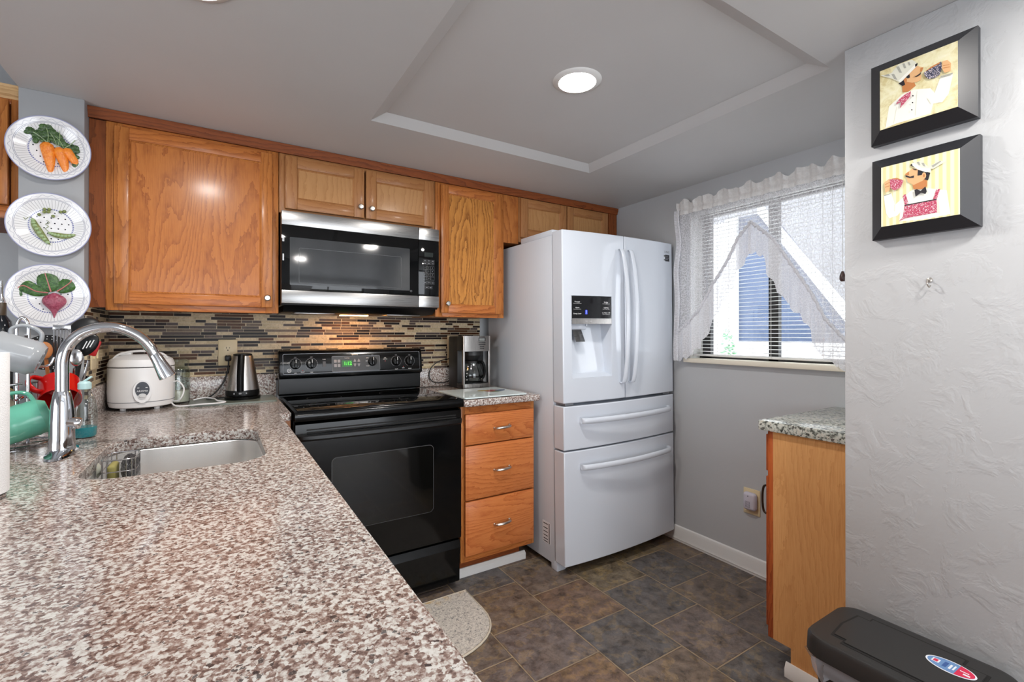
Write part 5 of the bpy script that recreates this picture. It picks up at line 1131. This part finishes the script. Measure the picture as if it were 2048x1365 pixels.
# ================================================================== TRASH CAN
tx0, tx1, ty0, ty1, tz = 1.312, 1.572, .270, .652, .450
tr = thing('trash_can', 'black plastic trash can with swing lid and round blue sticker beside the grey wall', 'trash can', (1.44, .46, 0))
def ringpts(ins, r): return rrect(tx0 + ins, tx1 - ins, ty0 + ins, ty1 - ins, r, 8)
def loftz(levels, cap0=True, cap1=True):
    t = bmesh.new(); rows = [[t.verts.new((x, y, z)) for x, y in ringpts(i, r)] for z, i, r in levels]
    for A, B in zip(rows, rows[1:]):
        for k in range(len(A)): t.faces.new((A[k], A[(k + 1) % len(A)], B[(k + 1) % len(B)], B[k]))
    if cap0: t.faces.new(rows[0][::-1])
    if cap1: t.faces.new(rows[-1])
    bmesh.ops.recalc_face_normals(t, faces=t.faces); return MB().add(t)
obj('bin', loftz([(0, .050, .04), (.01, .045, .045), (.396, .016, .05)]), M_BMATT, tr)
M_LID = plain('black_lid', (44, 44, 44), .36, spec=.35)
lid = obj('lid', loftz([(.398, .006, .055), (.402, 0, .06), (.440, .002, .058), (.449, .008, .052), (.450, .014, .046), (.450, .018, .044)]), M_LID, tr)
fl = [(tx0 + .055, ty1 - .055), (tx0 + .055, ty1 - .085), (tx0 + .036, ty1 - .085), (tx0 + .036, ty0 + .10), (tx0 + .062, ty0 + .10), (tx0 + .062, ty0 + .055), (tx1 - .062, ty0 + .055), (tx1 - .062, ty0 + .10), (tx1 - .034, ty0 + .10), (tx1 - .034, ty1 - .085), (tx1 - .050, ty1 - .085), (tx1 - .050, ty1 - .055), ((tx0 + tx1) / 2 + .002, ty1 - .047)]
obj('flap_gap', MB().prism(fl, XY(.4502), .0006), M_BLACKGAP, lid)
cxm, cym = (tx0 + tx1) / 2, (ty0 + ty1) / 2
obj('flap', MB().prism([(cxm + (x - cxm) * .915, cym + (y - cym) * .958) for x, y in fl], XY(.4508), .0022, bev=.0008), M_LID, lid)
sxc, syc = 1.468, .385; b = MB(); ang = R(88)
def ov(rx, ry, z, mi, cut=None):
    P = []
    for a in range(0, 360, 10):
        u, v = rx * math.cos(R(a)), ry * math.sin(R(a))
        if cut is not None: u = min(u, cut)
        P.append((sxc + u * math.cos(ang) - v * math.sin(ang), syc + u * math.sin(ang) + v * math.cos(ang)))
    b.prism(P, XY(z), .0003, mi)
ov(.046, .028, .4531, 0); ov(.0425, .0248, .4534, 2); ov(.0425, .0248, .45345, 2)
P = []
for a in range(100, 261, 10):
    u, v = .0425 * math.cos(R(a)), .0248 * math.sin(R(a)); u = min(u, -.012); P.append((u, v))
MS = Matrix.Translation((sxc, syc, .4538)) @ Matrix.Rotation(ang, 4, 'Z')
b.prism(P, lambda u, v, w: tuple(MS @ Vector((u, v, w))), .0003, 1)
b.box(.020, .034, -.008, .008, 0, .0004, bev=0, mi=0, M=MS).box(.023, .031, -.006, .006, .0004, .0006, mi=1, M=MS).box(-.032, -.016, -.004, -.001, .0004, .0007, mi=0, M=MS).box(-.036, -.024, .004, .010, .0004, .0007, mi=0, M=MS).box(.006, .013, -.012, .012, 0, .0004, mi=3, M=MS).box(-.002, .002, -.010, .012, 0, .0004, mi=0, M=MS).box(-.008, -.005, -.012, .010, 0, .0004, mi=0, M=MS)
obj('sticker', b, [plain('sticker_white', (226, 230, 236), .4), plain('sticker_red', (206, 40, 78), .4), plain('sticker_blue', (104, 140, 186), .4), plain('sticker_navy', (60, 92, 150), .4)], lid)
s = S('clear_bag'); g = s.n('BsdfPrincipled', {'Base Color': (*lin((206, 212, 222)), 1), 'Roughness': .22}).outputs[0]; tt = s.n('BsdfTransparent').outputs[0]; M_BAG = s.done(s.n('MixShader', {0: .42, 1: tt, 2: g}).outputs[0])
t = bmesh.new(); rows = []
for j in range(9):
    row = []; Pp = rrect(tx0 + .006, tx1 - .006, ty0 + .006, ty1 - .006, .05, 16)
    for k, (x, y) in enumerate(Pp):
        dep = .048 + .022 * math.sin(k * .23 + 1) + .018 * math.sin(k * .71); q = j / 8; dx, dy = x - cxm, y - cym; L_ = math.hypot(dx, dy)
        off = .004 + .006 * math.sin(k * .9 + j * .6) - .022 * q
        row.append(t.verts.new((x + dx / L_ * off, y + dy / L_ * off, .400 - dep * q)))
    rows.append(row)
for A, B in zip(rows, rows[1:]):
    for k in range(len(A)): t.faces.new((A[k], A[(k + 1) % len(A)], B[(k + 1) % len(B)], B[k]))
obj('bag_liner', MB().add(t), M_BAG, tr)

# ================================================================== RUG
s = S('speckled_rug'); v1 = s.noise(s.pos(), 95, 5, .8, 1.2); v2 = s.noise(s.pos(), 300, 2); x, y, z = s.sep(s.pos())
c = s.ramp(v1, [(.38, (78, 80, 86)), (.44, (176, 170, 162)), (.56, (214, 208, 198))])
stain = s.ma('MULTIPLY', s.mr(s.ma('SUBTRACT', y, s.ma('MULTIPLY', x, .2)), 1.79, 1.86, 0, 1), s.mr(s.noise(s.pos(), 22, 3), .45, .6, 0, .8))
c = s.mix(stain, c, lin((198, 160, 84)))
M_RUG = s.done(s.bsdf(col=c, rough=.95, normal=s.bump(v2, .6, .004)))
def rugpoly(k):
    P = [(.30, 2.03 - k), (1.012 - k, 2.03 - k)]
    for a in range(0, 91, 9): P.append((.62 + (.390 - k) * math.cos(R(a)) ** .72, 1.86 - (.26 - k) * math.sin(R(a)) ** .8))
    return P + [(.30, 1.60 + k)]
ru = thing('kitchen_rug', 'pale grey speckled half round rug on the slate floor before the range', 'rug', (.7, 1.85, 0))
obj('rug_body', MB().prism(rugpoly(.008), XY(.0005), .008), M_RUG, ru); obj('binding', MB().tube([(x, y, .005) for x, y in rugpoly(.004)], .0045, 8, True), plain('rug_binding', (196, 186, 168), .9), ru)

# ================================================================== MUG TREE, MUGS, UTENSILS
gx, gy = -.515, 1.90
mt = thing('mug_tree', 'chrome wire mug tree holding mugs beside the faucet', 'mug tree', (gx, gy, CT))
b = MB().tube([(gx + .095 * math.cos(R(a)), gy + .085 * math.sin(R(a)), CT + .004) for a in range(0, 360, 12)], .0036, 8, True).tube([(gx - .095, gy, CT + .004), (gx + .095, gy, CT + .004)], .003, 8)
obj('base_ring', b, M_WIRE, mt)
b = MB().tube(smooth([(gx + .022, gy - .004, CT + .004), (gx + .022, gy - .004, 1.20), (gx + .022, gy - .004, 1.268), (gx + .034, gy - .006, 1.290), (gx + .046, gy - .008, 1.268), (gx + .046, gy - .008, 1.20), (gx + .046, gy - .008, CT + .004)], 8), .0042, 12)
obj('post', b, M_CHROME, mt)
def hook(a, z): 
    c, s_ = math.cos(R(a)), math.sin(R(a)); p = Vector((gx + .034, gy - .006, z))
    return smooth([p, p + Vector((c * .03, s_ * .03, -.004)), p + Vector((c * .055, s_ * .055, .0)), p + Vector((c * .066, s_ * .066, .022))], 6)
for a, z in ((-70, 1.218), (-95, 1.06), (20, 1.15), (-160, 1.10), (120, 1.2)): obj('hook', MB().tube(hook(a, z), .0036, 10), M_CHROME, mt)
def mug(label, c, Z, X, r, H, col, inner, ridges=False, spots=None):
    Z = Vector(Z).normalized(); X = Vector(X); X = (X - Z * X.dot(Z)).normalized(); Y = Z.cross(X); c = Vector(c)
    M = Matrix(((X.x, Y.x, Z.x, c.x), (X.y, Y.y, Z.y, c.y), (X.z, Y.z, Z.z, c.z), (0, 0, 0, 1))) @ Matrix.Translation((0, 0, -H / 2))
    t = thing('mug', label, 'mug', c, 'mugs on the mug tree')
    out = [(0, .002), (r * .72, .002), (r * .76, 0), (r * .80, .003), (r * .97, H * .16)]
    for k in range(1, 9):
        z = H * (.16 + .84 * k / 9); out.append((r * (.97 + .03 * k / 9) + (.0007 * (-1) ** k if ridges and k < 7 else 0), z))
    out += [(r * 1.0, H), (r * .985, H + .0018), (r * .95, H + .0012)]
    obj('body', MB().lathe(out, (0, 0, 0), 48, 0, M), col, t)
    obj('interior', MB().lathe([(r * .95, H + .0012), (r * .935, H * .9), (r * .92, H * .2), (r * .7, .008), (0, .007)], (0, 0, 0), 48, 0, M), inner, t)
    P = [M @ Vector(p) for p in ((r * .96, 0, H * .84), (r * 1.28, 0, H * .86), (r * 1.58, 0, H * .70), (r * 1.62, 0, H * .48), (r * 1.40, 0, H * .26), (r * .95, 0, H * .20))]
    t2 = bmesh.new(); rows = []; PP = smooth(P, 6)
    for i, p in enumerate(PP):
        d = (PP[min(i + 1, len(PP) - 1)] - PP[max(0, i - 1)]).normalized(); n = Y.cross(d)
        rows.append([t2.verts.new(p + Y * .0085 * math.cos(R(a)) + n * .0052 * math.sin(R(a))) for a in range(0, 360, 30)])
    for A, B in zip(rows, rows[1:]):
        for k in range(12): t2.faces.new((A[k], A[(k + 1) % 12], B[(k + 1) % 12], B[k]))
    t2.faces.new(rows[0]); t2.faces.new(rows[-1]); bmesh.ops.recalc_face_normals(t2, faces=t2.faces); obj('handle', MB().add(t2), col, t)
    return t
M_GMUG = plain('grey_glaze', (160, 164, 168), .1); M_RMUG = plain('red_glaze', (196, 22, 20), .1); M_TMUG = plain('teal_glaze', (104, 180, 156), .12); M_YMUG = plain('yellow_glaze', (206, 166, 82), .15)
M_TAN = plain('tan_glaze', (176, 150, 118), .15); M_REDIN = plain('red_glaze_inside', (180, 20, 20), .12); M_CRM = plain('cream_glaze', (206, 196, 174), .15)
mug('grey mug hanging tilted by its handle at the top of the mug tree', (-.466, 1.80, 1.187), (-.93, -.10, .36), (.3, 0, .95), .049, .098, M_GMUG, M_TAN)
mug('teal mug lying tilted low on the mug tree', (-.448, 1.79, 1.005), (-.93, -.22, -.30), (-.2, 0, .98), .050, .100, M_TMUG, M_CRM, True)
mug('red mug with its open mouth facing out behind the faucet', (-.431, 2.030, 1.0634), (.18, -.74, -.62), (-.7, -.2, .6), .052, .092, M_RMUG, M_REDIN)
mug('yellow rimmed mug cut by the picture edge between grey and teal mugs', (-.560, 1.93, 1.06), (.62, -.75, -.2), (-.6, 0, .8), .044, .09, M_YMUG, M_CRM)
ux, uy = -.475, 2.19
uc = thing('utensil_crock', 'steel crock full of cooking tools behind the mugs', 'utensil holder', (ux, uy, CT))
obj('crock', MB().lathe([(0, CT + .001), (.060, CT + .001), (.062, CT + .006), (.062, 1.08), (.060, 1.082), (.058, 1.08), (.058, CT + .01), (0, CT + .008)], (ux, uy, 0), 40), M_STEELV, uc)
def tool(name, label, b0, h0, n, r=.004, mat=M_BMATT):
    t = thing(name, label, 'utensil', b0); obj('handle', MB().tube([b0, h0], r, 8), mat, t); return t
# slotted turner
t = tool('slotted_turner', 'steel slotted turner standing upright in the crock', (ux + .02, uy - .02, CT + .02), (-.436, 2.08, 1.165), 0, .004, M_WIRE)
b = MB().box(-.458, -.414, 2.078, 2.080, 1.255, 1.272, bev=.0008).box(-.456, -.416, 2.078, 2.080, 1.150, 1.166, bev=.0008)
for k in range(6): b.box(-.457 + k * .0080, -.4535 + k * .0080, 2.078, 2.080, 1.160, 1.258)
obj('blade', b, M_WIRE, t)
# skimmer
t = tool('skimmer', 'black round skimmer with white dotted rim in the crock', (ux - .01, uy + .02, CT + .02), (-.478, 2.16, 1.14), 0, .005)
M = Matrix.Translation((-.480, 2.125, 1.182)) @ Matrix.Rotation(R(68), 4, 'X') @ Matrix.Rotation(R(14), 4, 'Y')
obj('bowl', MB().lathe([(.062, 0), (.060, -.004), (.045, -.016), (.02, -.022), (0, -.023), (0, -.021), (.02, -.020), (.044, -.014), (.058, -.002), (.062, 0)], (0, 0, 0), 40, 0, M), M_BMATT, t)
b = MB()
for rr_, n_ in ((.057, 30), (.050, 26)):
    for k in range(n_): b.sphere(tuple(M @ Vector((rr_ * math.cos(2 * math.pi * k / n_), rr_ * math.sin(2 * math.pi * k / n_), -.0015 - (.058 - rr_) * .8))), .0016, n=6)
obj('rim_holes', b, M_PRINT, t)
t = tool('wooden_spoon', 'brown wooden spoon in front of the black skimmer', (ux + .0, uy - .03, CT + .02), (-.468, 2.055, 1.16), 0, .005, plain('spoon_wood', (176, 110, 58), .6)); obj('bowl', MB().sphere((-.470, 2.045, 1.19), .020, .006, .028), plain('spoon_wood', (176, 110, 58), .6), t)
t = tool('ladle', 'black nylon ladle leaning toward the tiled corner', (ux + .03, uy + .01, CT + .02), (-.398, 2.12, 1.22), 0, .005)
obj('bowl', MB().sphere((-.384, 2.115, 1.262), .044, .020, .034, 24, 0, Matrix.Rotation(R(-30), 4, 'Y')), M_BMATT, t)
t = tool('slotted_spoon', 'black slotted spoon leaning toward the faucet arch', (ux + .035, uy - .01, CT + .02), (-.392, 2.09, 1.16), 0, .005)
b = MB().sphere((-.375, 2.085, 1.205), .026, .007, .042, 20, 0, Matrix.Rotation(R(32), 4, 'Y')); obj('bowl', b, M_BSATIN, t)
b = MB()
for k in range(3): b.tube([(-.385 + k * .009, 2.0775, 1.192 + k * .003), (-.374 + k * .009, 2.0775, 1.218 + k * .002)], .0016, 6)
obj('slots', b, M_PRINT, t)
t = tool('spatula', 'red silicone spatula behind the black slotted spoon', (ux + .035, uy + .03, CT + .02), (-.385, 2.165, 1.15), 0, .004, M_WIRE); obj('blade', MB().box(-.402, -.359, 2.161, 2.171, 1.165, 1.220, bev=.004, M=Matrix.Translation((-.37, 2.13, 1.19)) @ Matrix.Rotation(R(18), 4, 'Y') @ Matrix.Translation((.37, -2.13, -1.19))), plain('red_silicone', (178, 22, 26), .45), t)
t = tool('steel_spoon', 'long steel spoon leaning beside the spatula in the crock', (ux + .04, uy - .035, CT + .02), (-.402, 2.06, 1.13), 0, .0035, M_WIRE); obj('bowl', MB().sphere((-.396, 2.052, 1.165), .018, .005, .028), M_WIRE, t)
# oil bottle
ox, oy = -.615, 2.215
t = thing('oil_bottle', 'dark oil bottle with steel pourer behind the plate column', 'bottle', (ox, oy, CT))
obj('bottle_body', MB().lathe([(0, CT + .0006), (.029, CT + .0006), (.030, CT + .006), (.030, 1.25), (.026, 1.285), (.014, 1.305), (.0125, 1.345), (0, 1.345)], (ox, oy, 0), 28), plain('dark_glass', (18, 22, 28), .06), t)
obj('neck_wrap', MB().lathe([(.0135, 1.300), (.0145, 1.302), (.0145, 1.345), (.0135, 1.347)], (ox, oy, 0), 24), plain('brown_wrap', (70, 56, 40), .4), t)
obj('pourer', MB().lathe([(.013, 1.346), (.013, 1.352), (.007, 1.37), (.006, 1.42), (0, 1.42)], (ox, oy, 0), 16), M_CHROME, t)
# paper towel
wx_, wy_ = -.4095, 1.305
t = thing('paper_towel_roll', 'white paper towel roll on a stand cut by the picture edge near the sink', 'paper towel', (wx_, wy_, CT))
s = S('paper_towel'); v = s.noise(s.pos(), 380, 2); M_PT = s.done(s.bsdf(col=lin((232, 232, 232)), rough=.95, normal=s.bump(v, .5, .002)))
obj('stand', MB().lathe([(0, CT + .002), (.054, CT + .002), (.055, CT + .008), (.05, CT + .010), (0, CT + .010)], (wx_, wy_, 0), 36).cyl((wx_, wy_, CT + .004), (wx_, wy_, 1.215), .006, n=12), M_WIRE, t)
obj('paper_roll', MB().lathe([(.02, CT + .012), (.058, CT + .012), (.0585, CT + .014), (.0585, 1.204), (.058, 1.206), (.02, 1.206), (.02, CT + .012)], (wx_, wy_, 0), 48), M_PT, t)
